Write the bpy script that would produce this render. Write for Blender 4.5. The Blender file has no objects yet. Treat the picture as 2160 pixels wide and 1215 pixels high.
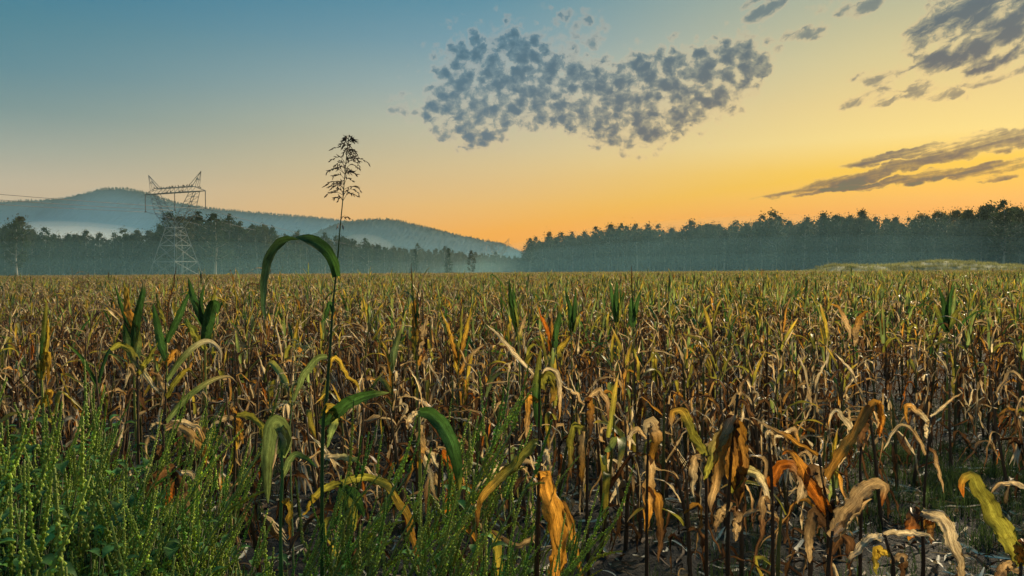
import bpy, math, random
import numpy as np
from mathutils import Vector, Matrix

R = math.radians
rng = random.Random(7)
nr = np.random.default_rng(7)
sc = bpy.context.scene
COL = sc.collection

# ------------------------------------------------------------------ camera
F = 1571.0                      # focal length in photo pixels (2160 wide)
CAM_H = 1.75
cam_data = bpy.data.cameras.new('camera')
cam_data.sensor_width = 36.0
cam_data.lens = 36.0 * F / 2160.0
cam_data.clip_start = 0.05
cam_data.clip_end = 12000.0
cam = bpy.data.objects.new('camera', cam_data)
COL.objects.link(cam)
PITCH, ROLL = math.atan(35.5 / F), R(0.36)
CAM_R = Matrix.Rotation(R(90) - PITCH, 3, 'X') @ Matrix.Rotation(-ROLL, 3, 'Z')
cam.matrix_world = Matrix.Translation((0, 0, CAM_H)) @ CAM_R.to_4x4()
sc.camera = cam
CAM_P = Vector((0, 0, CAM_H))


def ray(px, py):
    return CAM_R @ Vector(((px - 1080.0) / F, -(py - 607.5) / F, -1.0))


def at(px, py, d):
    return CAM_P + ray(px, py) * d


def gx(px, d):                  # ground point below column px at distance d
    r = ray(px, 572.0)
    return Vector((r.x * d, r.y * d, 0.0))


def azel(px, py):
    r = ray(px, py)
    return math.atan2(r.x, r.y), math.atan2(r.z, math.hypot(r.x, r.y))


# ------------------------------------------------------------------ render, world, sun
sc.render.engine = 'CYCLES'
sc.cycles.max_bounces = 6
sc.cycles.diffuse_bounces = 3
sc.cycles.glossy_bounces = 2
sc.cycles.transmission_bounces = 3
sc.cycles.volume_bounces = 2
sc.cycles.transparent_max_bounces = 64
sc.cycles.sample_clamp_direct = 4.0
sc.cycles.caustics_reflective = False
sc.cycles.caustics_refractive = False
sc.cycles.use_denoising = True
sc.cycles.sample_clamp_indirect = 4.0
vs = sc.view_settings
vs.view_transform = 'Standard'
vs.look = 'None'
vs.exposure = 0.5
vs.gamma = 1.0
vs.use_curve_mapping = False

SUN_AZ, SUN_EL = R(36.0), R(24.0)
GLOW_AZ = R(31.0)
HAZE_DENS = 0.00018
HAZE_COL = (0.40, 0.58, 0.56)
HAZE_TOP = 192.0
HAZE_J = ((0.32, 0.43, 0.31), (0.56, 0.60, 0.38))   # glow of the lit haze: left, towards the sun


def lin(c):
    return tuple((v / 255 / 12.92) if v / 255 <= 0.04045 else ((v / 255 + 0.055) / 1.055) ** 2.4 for v in c)


class Nodes:
    def __init__(s, tree):
        s.t = tree
        s.n = tree.nodes
        s.l = tree.links

    def new(s, typ, **kw):
        n = s.n.new(typ)
        for k, v in kw.items():
            setattr(n, k, v)
        return n

    def put(s, sock, v):
        if v is None:
            return
        if isinstance(v, bpy.types.NodeSocket):
            s.l.new(v, sock)
        else:
            sock.default_value = v

    def m(s, op, a, b=None, c=None, clamp=False):
        n = s.new('ShaderNodeMath', operation=op, use_clamp=clamp)
        s.put(n.inputs[0], a)
        s.put(n.inputs[1], b)
        s.put(n.inputs[2], c)
        return n.outputs[0]

    def mix(s, f, a, b, mode='MIX'):
        n = s.new('ShaderNodeMix', data_type='RGBA', blend_type=mode)
        s.put(n.inputs[0], f)
        s.put(n.inputs[6], a if isinstance(a, bpy.types.NodeSocket) or len(a) == 4 else (*a, 1))
        s.put(n.inputs[7], b if isinstance(b, bpy.types.NodeSocket) or len(b) == 4 else (*b, 1))
        return n.outputs[2]

    def smooth(s, v, lo, hi, a=0.0, b=1.0):
        n = s.new('ShaderNodeMapRange', interpolation_type='SMOOTHSTEP')
        s.put(n.inputs[0], v)
        s.put(n.inputs[1], lo)
        s.put(n.inputs[2], hi)
        s.put(n.inputs[3], a)
        s.put(n.inputs[4], b)
        return n.outputs[0]

    def noise(s, vec, scale, detail=3.0, rough=0.55, dist=0.0, out=0):
        n = s.new('ShaderNodeTexNoise')
        s.put(n.inputs['Vector'], vec)
        n.inputs['Scale'].default_value = scale
        n.inputs['Detail'].default_value = detail
        n.inputs['Roughness'].default_value = rough
        n.inputs['Distortion'].default_value = dist
        return n.outputs[out]

    def ramp(s, fac, stops, interp='LINEAR'):
        n = s.new('ShaderNodeValToRGB')
        cr = n.color_ramp
        cr.interpolation = interp
        while len(cr.elements) < len(stops):
            cr.elements.new(0.5)
        for e, (p, c) in zip(cr.elements, stops):
            e.position = p
            e.color = (*c, 1)
        s.put(n.inputs[0], fac)
        return n.outputs[0]

    def comb(s, x, y, z=0.0):
        n = s.new('ShaderNodeCombineXYZ')
        s.put(n.inputs[0], x)
        s.put(n.inputs[1], y)
        s.put(n.inputs[2], z)
        return n.outputs[0]


world = bpy.data.worlds.new('World')
sc.world = world
world.use_nodes = True
W = Nodes(world.node_tree)
W.n.clear()
tc = W.new('ShaderNodeTexCoord')
sep = W.new('ShaderNodeSeparateXYZ')
W.l.new(tc.outputs['Generated'], sep.inputs[0])
dx, dy, dz = sep.outputs
az = W.m('ARCTAN2', dx, dy)
el = W.m('ARCTAN2', dz, W.m('SQRT', W.m('ADD', W.m('MULTIPLY', dx, dx), W.m('MULTIPLY', dy, dy))))
eln = W.m('SQRT', W.m('DIVIDE', W.m('MAXIMUM', el, 0.0), R(90)))
da = W.m('ABSOLUTE', W.m('WRAP', W.m('SUBTRACT', az, GLOW_AZ), math.pi, -math.pi))


def stops(lst):
    return [(math.sqrt(max(e, 0) / 90.0), lin(c)) for e, c in lst]


far_r = W.ramp(eln, stops([(0, (214, 180, 140)), (3, (206, 184, 150)), (6, (186, 180, 158)), (8, (158, 168, 156)), (10.5, (122, 150, 150)), (13, (98, 140, 150)),
                           (16, (80, 132, 147)), (19.5, (58, 122, 148)), (32, (58, 118, 148)), (60, (60, 120, 150)), (90, (60, 118, 150))]))
mid_r = W.ramp(eln, stops([(0, (246, 164, 72)), (3, (246, 178, 86)), (5, (236, 188, 112)), (8, (220, 194, 142)), (11, (198, 192, 162)),
                           (14, (164, 178, 172)), (17, (128, 160, 170)), (20.5, (94, 144, 162)), (32, (76, 130, 154)), (60, (64, 122, 152)), (90, (60, 118, 150))]))
near_r = W.ramp(eln, stops([(0, (236, 160, 36)), (4, (246, 178, 44)), (5.5, (248, 194, 58)), (7, (248, 202, 84)), (9, (246, 218, 138)), (11.5, (234, 208, 140)),
                            (14.5, (214, 200, 148)), (18, (184, 184, 152)), (22, (150, 168, 158)), (32, (106, 146, 156)), (60, (72, 126, 152)), (90, (60, 118, 150))]))
sky = W.mix(W.smooth(da, R(0), R(36)), near_r, mid_r)
sky = W.mix(W.smooth(da, R(24), R(72)), sky, far_r)

# clouds, laid out by direction (azimuth, elevation)
nz = W.noise(W.comb(az, el, 0.0), 26.0, 4.0, 0.6, 0.0, 1)
sepn = W.new('ShaderNodeSeparateColor')
W.l.new(nz, sepn.inputs[0])
azd = W.m('ADD', az, W.m('MULTIPLY', W.m('SUBTRACT', sepn.outputs[0], 0.5), 0.035))
eld = W.m('ADD', el, W.m('MULTIPLY', W.m('SUBTRACT', sepn.outputs[1], 0.5), 0.025))


def ell(px, py, rx, ry, rot=0.0):
    """soft blob of directions: 1 at centre, 0 at rim, negative outside"""
    a0, e0 = azel(px, py)
    ca, sa = math.cos(R(rot)), math.sin(R(rot))
    u = W.m('SUBTRACT', azd, a0)
    v = W.m('SUBTRACT', eld, e0)
    uu = W.m('MULTIPLY', W.m('ADD', W.m('MULTIPLY', u, ca), W.m('MULTIPLY', v, sa)), F / rx)
    vv = W.m('MULTIPLY', W.m('SUBTRACT', W.m('MULTIPLY', v, ca), W.m('MULTIPLY', u, sa)), F / ry)
    r2 = W.m('SQRT', W.m('ADD', W.m('MULTIPLY', uu, uu), W.m('MULTIPLY', vv, vv)))
    return W.m('SUBTRACT', 1.0, r2)


def union(*ms):
    o = ms[0]
    for q in ms[1:]:
        o = W.m('MAXIMUM', o, q)
    return o


patch = union(ell(1070, 165, 165, 105, 0), ell(1180, 190, 150, 90, 0), ell(1390, 205, 170, 100, 10), ell(1500, 165, 130, 75, 18), ell(985, 245, 110, 70, -12), ell(1270, 215, 130, 75),
              ell(1350, 265, 110, 55, 5))
wisp = union(ell(1215, 75, 80, 60), ell(865, 232, 70, 36), ell(1345, 312, 60, 30), ell(1600, 130, 60, 30, 20), ell(960, 130, 60, 40))
corner = union(ell(2130, 30, 215, 88, 16), ell(2100, 100, 115, 44, 12))
bits = union(ell(1945, 118, 70, 28, 12), ell(1855, 165, 60, 22, 6), ell(1935, 187, 62, 22, -4), ell(2060, 160, 80, 22, 6), ell(1835, 210, 60, 22, 10), ell(1775, 20, 90, 44, 20),
             ell(1690, 65, 45, 20, 20), ell(1610, 10, 60, 30, 15), ell(1980, 200, 60, 14, -6))
streak = union(ell(1960, 339, 370, 15, 9.5), ell(2110, 302, 170, 20, 8), ell(1940, 318, 150, 11, 9), ell(2090, 283, 40, 11),
               ell(2050, 362, 190, 14, 5), ell(1890, 380, 220, 9, 6), ell(2070, 378, 60, 9, 3))


def puffs(vec, scale, seed):
    v = W.new('ShaderNodeTexVoronoi', feature='SMOOTH_F1')
    v.inputs['Scale'].default_value = scale
    v.inputs['Smoothness'].default_value = 0.35
    W.put(v.inputs['Vector'], vec)
    return W.m('SUBTRACT', 1.0, v.outputs['Distance'])


def tilt(rot, u, v):
    ca, sa = math.cos(R(rot)), math.sin(R(rot))
    return (W.m('ADD', W.m('MULTIPLY', u, ca), W.m('MULTIPLY', v, sa)),
            W.m('SUBTRACT', W.m('MULTIPLY', v, ca), W.m('MULTIPLY', u, sa)))


n9 = W.noise(W.comb(az, el, 7.0), 70.0, 4.0, 0.6, 0.0, 1)
s9 = W.new('ShaderNodeSeparateColor')
W.l.new(n9, s9.inputs[0])
aw = W.m('ADD', az, W.m('MULTIPLY', W.m('SUBTRACT', s9.outputs[0], 0.5), 0.010))
ew = W.m('ADD', el, W.m('MULTIPLY', W.m('SUBTRACT', s9.outputs[1], 0.5), 0.008))


def cover(mask, noise, lo, hi, edge=0.30, gain=0.10):
    """thin out towards the rim of the patch; inside, sky shows between the puffs"""
    bias = W.smooth(mask, -0.30, 0.40, -edge, gain)
    return W.m('MULTIPLY', W.smooth(W.m('ADD', noise, bias), lo, hi), W.smooth(mask, -0.55, -0.15))


fib = W.noise(W.comb(aw, W.m('MULTIPLY', ew, 1.15), 3.1), 50.0, 5.0, 0.60, 0.4)
fine = W.noise(W.comb(aw, W.m('MULTIPLY', ew, 1.2), 8.1), 110.0, 4.0, 0.58, 0.4)
pz = puffs(W.comb(aw, W.m('MULTIPLY', ew, 1.1)), 64.0, 0)
pa = W.m('ADD', W.m('MULTIPLY', pz, 0.30), W.m('ADD', W.m('MULTIPLY', fib, 0.56), W.m('MULTIPLY', fine, 0.36)))
d1 = cover(patch, pa, 0.45, 0.80, 0.24, 0.075)
d1 = W.m('MAXIMUM', d1, W.m('MULTIPLY', cover(patch, W.m('ADD', W.m('MULTIPLY', fib, 0.7), W.m('MULTIPLY', fine, 0.3)), 0.34, 0.66, 0.25, 0.08), 0.42))
d1 = W.m('MAXIMUM', d1, W.m('MULTIPLY', cover(wisp, pa, 0.52, 0.78, 0.22, 0.0), 0.6))
tu, tv = tilt(22, aw, ew)
pz2 = puffs(W.comb(W.m('MULTIPLY', tu, 0.6), W.m('MULTIPLY', tv, 1.3), 4.0), 44.0, 0)
fib2 = W.noise(W.comb(W.m('MULTIPLY', tu, 0.65), W.m('MULTIPLY', tv, 1.4), 9.0), 52.0, 6.0, 0.64, 0.3)
pc_ = W.m('ADD', W.m('MULTIPLY', pz2, 0.34), W.m('MULTIPLY', fib2, 0.78))
d2 = W.m('MAXIMUM', cover(corner, pc_, 0.48, 0.76, 0.30, 0.12), W.m('MULTIPLY', cover(bits, pc_, 0.50, 0.76, 0.22, 0.04), 0.75))
tu, tv = tilt(9, az, el)
cel_s = W.noise(W.comb(W.m('MULTIPLY', tu, 0.13), tv, 4.0), 72.0, 6.0, 0.60, 0.35)
d3 = cover(streak, W.m('ADD', W.m('MULTIPLY', cel_s, 0.85), W.m('MULTIPLY', fine, 0.2)), 0.44, 0.78, 0.30, 0.14)
warm = W.smooth(da, R(8), R(48))
elw = W.smooth(el, R(7), R(19))
slate = W.mix(warm, lin((82, 84, 98)), lin((80, 114, 134)))
slate = W.mix(W.m('MULTIPLY', elw, 0.65), slate, lin((70, 104, 120)))
rim = W.mix(warm, lin((238, 194, 146)), lin((204, 188, 172)))
den = W.m('MAXIMUM', W.m('MULTIPLY', d1, 0.86), W.m('MAXIMUM', W.m('MULTIPLY', d2, 0.9), W.m('MULTIPLY', d3, 0.88)))
ccol = W.mix(W.smooth(den, 0.08, 0.55), rim, slate)
front = W.smooth(dy, 0.02, 0.1)
sky = W.mix(W.m('MULTIPLY', den, front), sky, ccol)

# the sky lies beyond the haze: what the eye sees of it is dimmed and veiled on the way, so the sky itself is brighter low down
pathl = W.m('MINIMUM', W.m('DIVIDE', HAZE_TOP - CAM_H, W.m('MAXIMUM', W.m('SINE', el), 0.02)), 2100.0)
trn = W.m('EXPONENT', W.m('MULTIPLY', pathl, -HAZE_DENS))
jj = W.mix(W.smooth(da, R(0), R(70)), HAZE_J[1], HAZE_J[0])
om = W.m('SUBTRACT', 1.0, trn)
veil = W.mix(1.0, jj, W.comb(om, om, om), 'MULTIPLY')
sky = W.mix(1.0, sky, veil, 'SUBTRACT')
inv_t = W.m('DIVIDE', 1.0, trn)
sky = W.mix(1.0, sky, W.comb(inv_t, inv_t, inv_t), 'MULTIPLY')
mx0 = W.new('ShaderNodeVectorMath', operation='MAXIMUM')
W.l.new(sky, mx0.inputs[0])
mx0.inputs[1].default_value = (0.0, 0.0, 0.0)
sky = mx0.outputs[0]

# a little of the physical sky over the graded twilight, same sun
nish = W.new('ShaderNodeTexSky')
nish.sky_type = 'NISHITA'
nish.sun_disc = False
nish.sun_elevation = R(3.0)
nish.sun_rotation = SUN_AZ
nish.dust_density = 3.0
bg1 = W.new('ShaderNodeBackground')
W.put(bg1.inputs[0], sky)
bg1.inputs[1].default_value = 0.707
bg2 = W.new('ShaderNodeBackground')
W.l.new(nish.outputs[0], bg2.inputs[0])
bg2.inputs[1].default_value = 0.003
addb = W.new('ShaderNodeAddShader')
wout = W.new('ShaderNodeOutputWorld')
W.l.new(bg1.outputs[0], addb.inputs[0])
W.l.new(bg2.outputs[0], addb.inputs[1])
W.l.new(addb.outputs[0], wout.inputs[0])

sun_d = bpy.data.lights.new('sun', 'SUN')
sun_d.energy = 5.0
sun_d.angle = R(16.0)
sun_d.color = (1.0, 0.79, 0.50)
sun = bpy.data.objects.new('sun', sun_d)
COL.objects.link(sun)
sdir = Vector((math.sin(SUN_AZ) * math.cos(SUN_EL), math.cos(SUN_AZ) * math.cos(SUN_EL), math.sin(SUN_EL)))
sun.rotation_euler = (-sdir).to_track_quat('-Z', 'Y').to_euler()


# ------------------------------------------------------------------ helpers: objects
def tag(o, label=None, cat=None, group=None, kind=None):
    if label:
        o['label'] = label
    if cat:
        o['category'] = cat
    if group:
        o['group'] = group
    if kind:
        o['kind'] = kind
    return o


def link(name, data, parent=None, loc=None, M=None):
    o = bpy.data.objects.new(name, data)
    COL.objects.link(o)
    if parent is not None:
        o.parent = parent
    if M is not None:
        o.matrix_local = M
    elif loc is not None:
        o.location = loc
    return o


def empty(name, loc, rz=0.0):
    o = bpy.data.objects.new(name, None)
    o.empty_display_size = 0.1
    COL.objects.link(o)
    o.location = loc
    o.rotation_euler = (0, 0, rz)
    return o


class Geo:
    """collects verts, faces, uv, tint colours"""
    def __init__(s):
        s.v, s.f, s.uv, s.c, s.mi = [], [], [], [], []
        s.n = 0

    def add(s, v, f, uv=None, c=None, mi=0):
        v = np.asarray(v, float)
        s.v.append(v)
        s.f.extend([tuple(i + s.n for i in q) for q in f])
        s.uv.append(np.zeros((len(v), 2)) if uv is None else np.asarray(uv, float))
        cc = np.ones((len(v), 3)) if c is None else np.asarray(c, float)
        if cc.ndim == 1:
            cc = np.tile(cc, (len(v), 1))
        s.c.append(cc)
        s.mi.extend([mi] * len(f))
        s.n += len(v)
        return s

    def merge(s, g, M=None, mi=0):
        v = np.concatenate(g.v)
        if M is not None:
            A = np.array(M)
            v = v @ A[:3, :3].T + A[:3, 3]
        return s.add(v, g.f, np.concatenate(g.uv), np.concatenate(g.c), mi)

    def mesh(s, name, mats, smooth=True):
        me = bpy.data.meshes.new(name)
        v = np.concatenate(s.v)
        me.from_pydata(v.tolist(), [], s.f)
        c = np.concatenate(s.c)
        a = me.color_attributes.new('tint', 'FLOAT_COLOR', 'POINT')
        a.data.foreach_set('color', np.hstack([c, np.ones((len(c), 1))]).astype(np.float32).ravel())
        u = np.concatenate(s.uv)
        at_ = me.attributes.new('strip', 'FLOAT2', 'POINT')
        at_.data.foreach_set('vector', u.astype(np.float32).ravel())
        for mt in (mats if isinstance(mats, (list, tuple)) else [mats]):
            me.materials.append(mt)
        if any(s.mi):
            me.polygons.foreach_set('material_index', s.mi)
        if smooth:
            me.polygons.foreach_set('use_smooth', [True] * len(me.polygons))
        me.update()
        return me


def crom(P, n, ten=1.0):
    """Catmull-Rom through P, n samples evenly spaced by chord length"""
    P = np.asarray(P, float)
    if len(P) == 2:
        t = np.linspace(0, 1, n)[:, None]
        return P[0] * (1 - t) + P[1] * t
    Q = np.vstack([2 * P[0] - P[1], P, 2 * P[-1] - P[-2]])
    out = []
    for i in range(1, len(Q) - 2):
        t = np.linspace(0, 1, 14, endpoint=False)[:, None]
        a, b, c, d = Q[i - 1], Q[i], Q[i + 1], Q[i + 2]
        m0, m1 = (c - a) * 0.5 * ten, (d - b) * 0.5 * ten
        out.append((2 * t ** 3 - 3 * t ** 2 + 1) * b + (t ** 3 - 2 * t ** 2 + t) * m0 + (3 * t ** 2 - 2 * t ** 3) * c + (t ** 3 - t ** 2) * m1)
    out = np.vstack(out + [P[-1:]])
    s = np.r_[0, np.cumsum(np.linalg.norm(np.diff(out, axis=0), axis=1))]
    q = np.linspace(0, s[-1], n)
    return np.stack([np.interp(q, s, out[:, k]) for k in range(P.shape[1])], 1)


def tangents(P):
    T = np.gradient(P, axis=0)
    return T / np.maximum(np.linalg.norm(T, axis=1, keepdims=True), 1e-9)


def tube(P, r, sides=6, c=None, cap=True):
    P = np.asarray(P, float)
    n = len(P)
    r = np.full(n, r, float) if np.isscalar(r) else np.asarray(r, float)
    T = tangents(P)
    ref = np.array([0.0, 0.0, 1.0]) if abs(T[:, 2]).mean() < 0.8 else np.array([1.0, 0.0, 0.0])
    A = np.cross(T, ref)
    A /= np.maximum(np.linalg.norm(A, axis=1, keepdims=True), 1e-9)
    B = np.cross(T, A)
    th = np.linspace(0, 2 * math.pi, sides, endpoint=False)
    V = (P[:, None, :] + r[:, None, None] * (A[:, None, :] * np.cos(th)[None, :, None] + B[:, None, :] * np.sin(th)[None, :, None])).reshape(-1, 3)
    f = []
    for i in range(n - 1):
        for k in range(sides):
            k2 = (k + 1) % sides
            f.append((i * sides + k, i * sides + k2, (i + 1) * sides + k2, (i + 1) * sides + k))
    if cap:
        f.append(tuple(range(sides))[::-1])
        f.append(tuple((n - 1) * sides + k for k in range(sides)))
    L = np.r_[0, np.cumsum(np.linalg.norm(np.diff(P, axis=0), axis=1))]
    uv = np.stack([np.tile(np.linspace(0, 0.03, sides), n), np.repeat(L, sides)], 1)
    if c is not None:
        c = np.asarray(c, float)
        if c.ndim == 2:
            c = np.repeat(c, sides, axis=0)
    return V, f, uv, c


def ribbon(P, S, w, curl=0.5, fold=0.0, m=4, wave=0.0, c=None, ph=0.0, torn=0.0):
    """leaf blade: spine P, side vectors S, half widths w"""
    n = len(P)
    T = tangents(P)
    S = S - T * (S * T).sum(1, keepdims=True)
    S /= np.maximum(np.linalg.norm(S, axis=1, keepdims=True), 1e-9)
    N = np.cross(T, S)
    curl = np.full(n, curl, float) if np.isscalar(curl) else curl
    curl = np.maximum(curl, 1e-3)
    L = np.r_[0, np.cumsum(np.linalg.norm(np.diff(P, axis=0), axis=1))]
    V, UV, C = [], [], []
    rs = np.random.default_rng(int(abs(ph) * 1e5) + 1)
    side = 1 - torn * rs.uniform(0, 1.5, (2, n)) ** 2
    w0 = w
    for j in range(m + 1):
        t = -1 + 2 * j / m
        w = w0 * (np.clip(side[0 if t < 0 else 1], .45, 1) if torn and abs(t) > .9 else 1.0)
        lat = np.sin(t * curl) / curl * w
        nor = (1 - np.cos(t * curl)) / curl * w + abs(t) * fold * w
        if wave:
            nor = nor + t * t * wave * w * np.sin(ph + L * 34 + (1.3 if t > 0 else 0)) * np.sin(L * 13 + ph * 2)
        if torn:
            z_ = rs.normal(0, 1, n + 2)
            nor = nor + (z_[:-2] + 2 * z_[1:-1] + z_[2:]) * .25 * w0 * min(.34, torn * 1.6) * (.35 + abs(t))
        V.append(P + S * lat[:, None] + N * nor[:, None])
        UV.append(np.stack([t * w, L], 1))
        st = 1.0 if not torn else (rs.uniform(.72, 1.18, (n, 1)) * (.80 if abs(t) > .9 else 1.0))
        C.append(c * (1.6 if j * 2 == m else 1.0) * st)
    V = np.stack(V, 1).reshape(-1, 3)
    UV = np.stack(UV, 1).reshape(-1, 2)
    C = np.stack(C, 1).reshape(-1, 3)
    k = m + 1
    f = [(i * k + j, i * k + j + 1, (i + 1) * k + j + 1, (i + 1) * k + j) for i in range(n - 1) for j in range(m)]
    return V, f, UV, C


# ------------------------------------------------------------------ materials
def new_mat(name):
    mt = bpy.data.materials.new(name)
    mt.use_nodes = True
    q = Nodes(mt.node_tree)
    q.n.clear()
    return mt, q


def attr(q, name):
    a = q.new('ShaderNodeAttribute', attribute_name=name)
    return a


def plant_mat(name, trans=0.35, rough=0.5, streak=True, spec=0.3, var=0.35, blot=0.5, gain=1.0):
    mt, q = new_mat(name)
    t = attr(q, 'tint')
    s = attr(q, 'strip')
    oi = q.new('ShaderNodeObjectInfo')
    mp = q.new('ShaderNodeVectorMath', operation='MULTIPLY')
    q.l.new(s.outputs['Vector'], mp.inputs[0])
    mp.inputs[1].default_value = (520.0, 7.0, 1.0) if streak else (40.0, 40.0, 1.0)
    add = q.new('ShaderNodeVectorMath', operation='ADD')
    q.l.new(mp.outputs[0], add.inputs[0])
    q.l.new(q.comb(q.m('MULTIPLY', oi.outputs['Random'], 61.0), q.m('MULTIPLY', oi.outputs['Random'], 17.0), 0.0), add.inputs[1])
    n1 = q.noise(add.outputs[0], 1.0, 2.0, 0.6)
    mp2 = q.new('ShaderNodeVectorMath', operation='MULTIPLY_ADD')
    q.l.new(s.outputs['Vector'], mp2.inputs[0])
    mp2.inputs[1].default_value = (30.0, 11.0, 1.0)
    q.l.new(add.outputs[0], mp2.inputs[2])
    n2 = q.noise(mp2.outputs[0], 1.0, 3.0, 0.6)
    k = q.m('MULTIPLY', q.smooth(n1, 0.28, 0.72, 0.68, 1.28), q.m('ADD', q.m('MULTIPLY', oi.outputs['Random'], var), gain - var / 2))
    c = q.mix(1.0, t.outputs['Color'], q.comb(k, k, k), 'MULTIPLY')
    if blot:
        c = q.mix(q.smooth(n2, 0.49, 0.66, 0.0, blot), c, q.mix(1.0, c, (0.42, 0.30, 0.22), 'MULTIPLY'))
    if blot > .5:
        mp3 = q.new('ShaderNodeVectorMath', operation='MULTIPLY_ADD')
        q.l.new(s.outputs['Vector'], mp3.inputs[0])
        mp3.inputs[1].default_value = (190.0, 80.0, 1.0)
        q.l.new(add.outputs[0], mp3.inputs[2])
        n3 = q.noise(mp3.outputs[0], 1.0, 3.0, 0.65)
        c = q.mix(q.smooth(n3, 0.52, 0.66, 0.0, 0.8), c, q.mix(1.0, c, (0.30, 0.24, 0.20), 'MULTIPLY'))
    p = q.new('ShaderNodeBsdfPrincipled')
    q.put(p.inputs['Base Color'], c)
    p.inputs['Roughness'].default_value = rough
    p.inputs['Specular IOR Level'].default_value = spec
    bmp = q.new('ShaderNodeBump')
    bmp.inputs['Strength'].default_value = 0.35
    bmp.inputs['Distance'].default_value = 0.003
    q.l.new(n1, bmp.inputs['Height'])
    q.l.new(bmp.outputs[0], p.inputs['Normal'])
    out = q.new('ShaderNodeOutputMaterial')
    if trans:
        tr = q.new('ShaderNodeBsdfTranslucent')
        q.put(tr.inputs[0], q.mix(1.0, c, (1.25, 1.1, 0.8), 'MULTIPLY'))
        mx = q.new('ShaderNodeMixShader')
        mx.inputs[0].default_value = trans
        q.l.new(p.outputs[0], mx.inputs[1])
        q.l.new(tr.outputs[0], mx.inputs[2])
        q.l.new(mx.outputs[0], out.inputs[0])
    else:
        q.l.new(p.outputs[0], out.inputs[0])
    return mt


M_LEAF = plant_mat('corn_leaf_blade', 0.48, 0.46, True, 0.32, 0.5, 0.75)
M_STALK = plant_mat('corn_stalk_rind', 0.0, 0.55, True, 0.3, 0.4, 0.5)
M_WEED = plant_mat('weed_green', 0.45, 0.55, False, 0.25, 0.45, 0.25)
M_CROWN = plant_mat('tree_foliage', 0.30, 0.6, False, 0.1, 0.4, 0.0)
M_BARK = plant_mat('tree_bark', 0.0, 0.8, True, 0.1, 0.4, 0.3)
M_LITTER = plant_mat('dead_leaf', 0.1, 0.6, True, 0.2, 0.5, 0.5)


def simple_mat(name, col, rough=0.6, metal=0.0, nscale=6.0, amp=0.3):
    mt, q = new_mat(name)
    tcn = q.new('ShaderNodeTexCoord')
    n1 = q.noise(tcn.outputs['Object'], nscale, 4.0, 0.6)
    k = q.smooth(n1, 0.3, 0.7, 1 - amp, 1 + amp)
    p = q.new('ShaderNodeBsdfPrincipled')
    q.put(p.inputs['Base Color'], q.mix(1.0, (*col, 1), q.comb(k, k, k), 'MULTIPLY'))
    p.inputs['Roughness'].default_value = rough
    p.inputs['Metallic'].default_value = metal
    o = q.new('ShaderNodeOutputMaterial')
    q.l.new(p.outputs[0], o.inputs[0])
    return mt


M_STEEL = simple_mat('galvanised_steel', (0.27, 0.29, 0.29), 0.55, 0.2, 0.5, 0.2)
M_PORC = simple_mat('insulator_glaze', (0.10, 0.10, 0.11), 0.4)
M_WIRE = simple_mat('conductor_wire', (0.10, 0.10, 0.11), 0.6)
M_BIRD = simple_mat('black_feathers', (0.015, 0.015, 0.017), 0.6)

C = dict(tan=(0.48, 0.375, 0.22), straw=(0.72, 0.66, 0.49), brown=(0.15, 0.088, 0.046), gold=(0.52, 0.29, 0.055), rust=(0.42, 0.15, 0.022),
         olive=(0.27, 0.29, 0.055), green=(0.045, 0.125, 0.034), paleg=(0.22, 0.33, 0.12), greyg=(0.085, 0.17, 0.075), umber=(0.060, 0.032, 0.018), yellow=(0.52, 0.40, 0.06))


def col(name):
    return np.array(C[name])


def blend_cols(n, a, b, tip=None, r=rng):
    """colour along the blade: a at the base, b towards the tip, with a wandering dry edge"""
    t = np.linspace(0, 1, n)
    k = np.clip((t - r.uniform(0.1, 0.5)) / 0.5, 0, 1)[:, None]
    c = col(a) * (1 - k) + col(b) * k
    if tip:
        k2 = np.clip((t - 0.82) / 0.15, 0, 1)[:, None]
        c = c * (1 - k2) + col(tip) * k2
    return c * (0.9 + 0.2 * np.sin(t * 9 + r.uniform(0, 6)))[:, None]


# ------------------------------------------------------------------ haze
def box_mesh(name, lo, hi):
    v = [(x, y, z) for x in (lo[0], hi[0]) for y in (lo[1], hi[1]) for z in (lo[2], hi[2])]
    f = [(0, 1, 3, 2), (4, 6, 7, 5), (0, 4, 5, 1), (2, 3, 7, 6), (0, 2, 6, 4), (1, 5, 7, 3)]
    me = bpy.data.meshes.new(name)
    me.from_pydata(v, [], f)
    return me


def vol_mat(name, colr, dens, aniso):
    mt, q = new_mat(name)
    v = q.new('ShaderNodeVolumePrincipled')
    v.inputs['Color'].default_value = (*colr, 1)
    v.inputs['Density'].default_value = dens
    v.inputs['Anisotropy'].default_value = aniso
    o = q.new('ShaderNodeOutputMaterial')
    q.l.new(v.outputs[0], o.inputs['Volume'])
    return mt


FARX, FARY, BACKY = 2300.0, 1950.0, -110.0
hz = link('haze', box_mesh('haze', (-FARX - 30, BACKY - 30, -1.2), (FARX + 30, FARY + 30, HAZE_TOP)))
hz.data.materials.append(vol_mat('morning_haze', HAZE_COL, HAZE_DENS, 0.2))
tag(hz, kind='stuff')

# ------------------------------------------------------------------ ground
def hnoise(x, y):
    return (np.sin(x * 3.1 + 1.3 * np.sin(y * 2.3)) * 0.5 + np.sin(y * 4.7 + 1.9 * np.sin(x * 1.7 + 2)) * 0.5)


def ground_z(x, y):
    near = np.clip((22 - np.hypot(x, y)) / 10, 0, 1)
    return near * 0.018 * hnoise(x, y)


def axis(lo, hi, a, b, fine):
    k = np.arange(a, b + 1e-6, fine)
    left = a - np.geomspace(fine * 2, a - lo, 26)[::-1] if a > lo else []
    right = b + np.geomspace(fine * 2, hi - b, 26)
    return np.concatenate([left, k, right])


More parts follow.
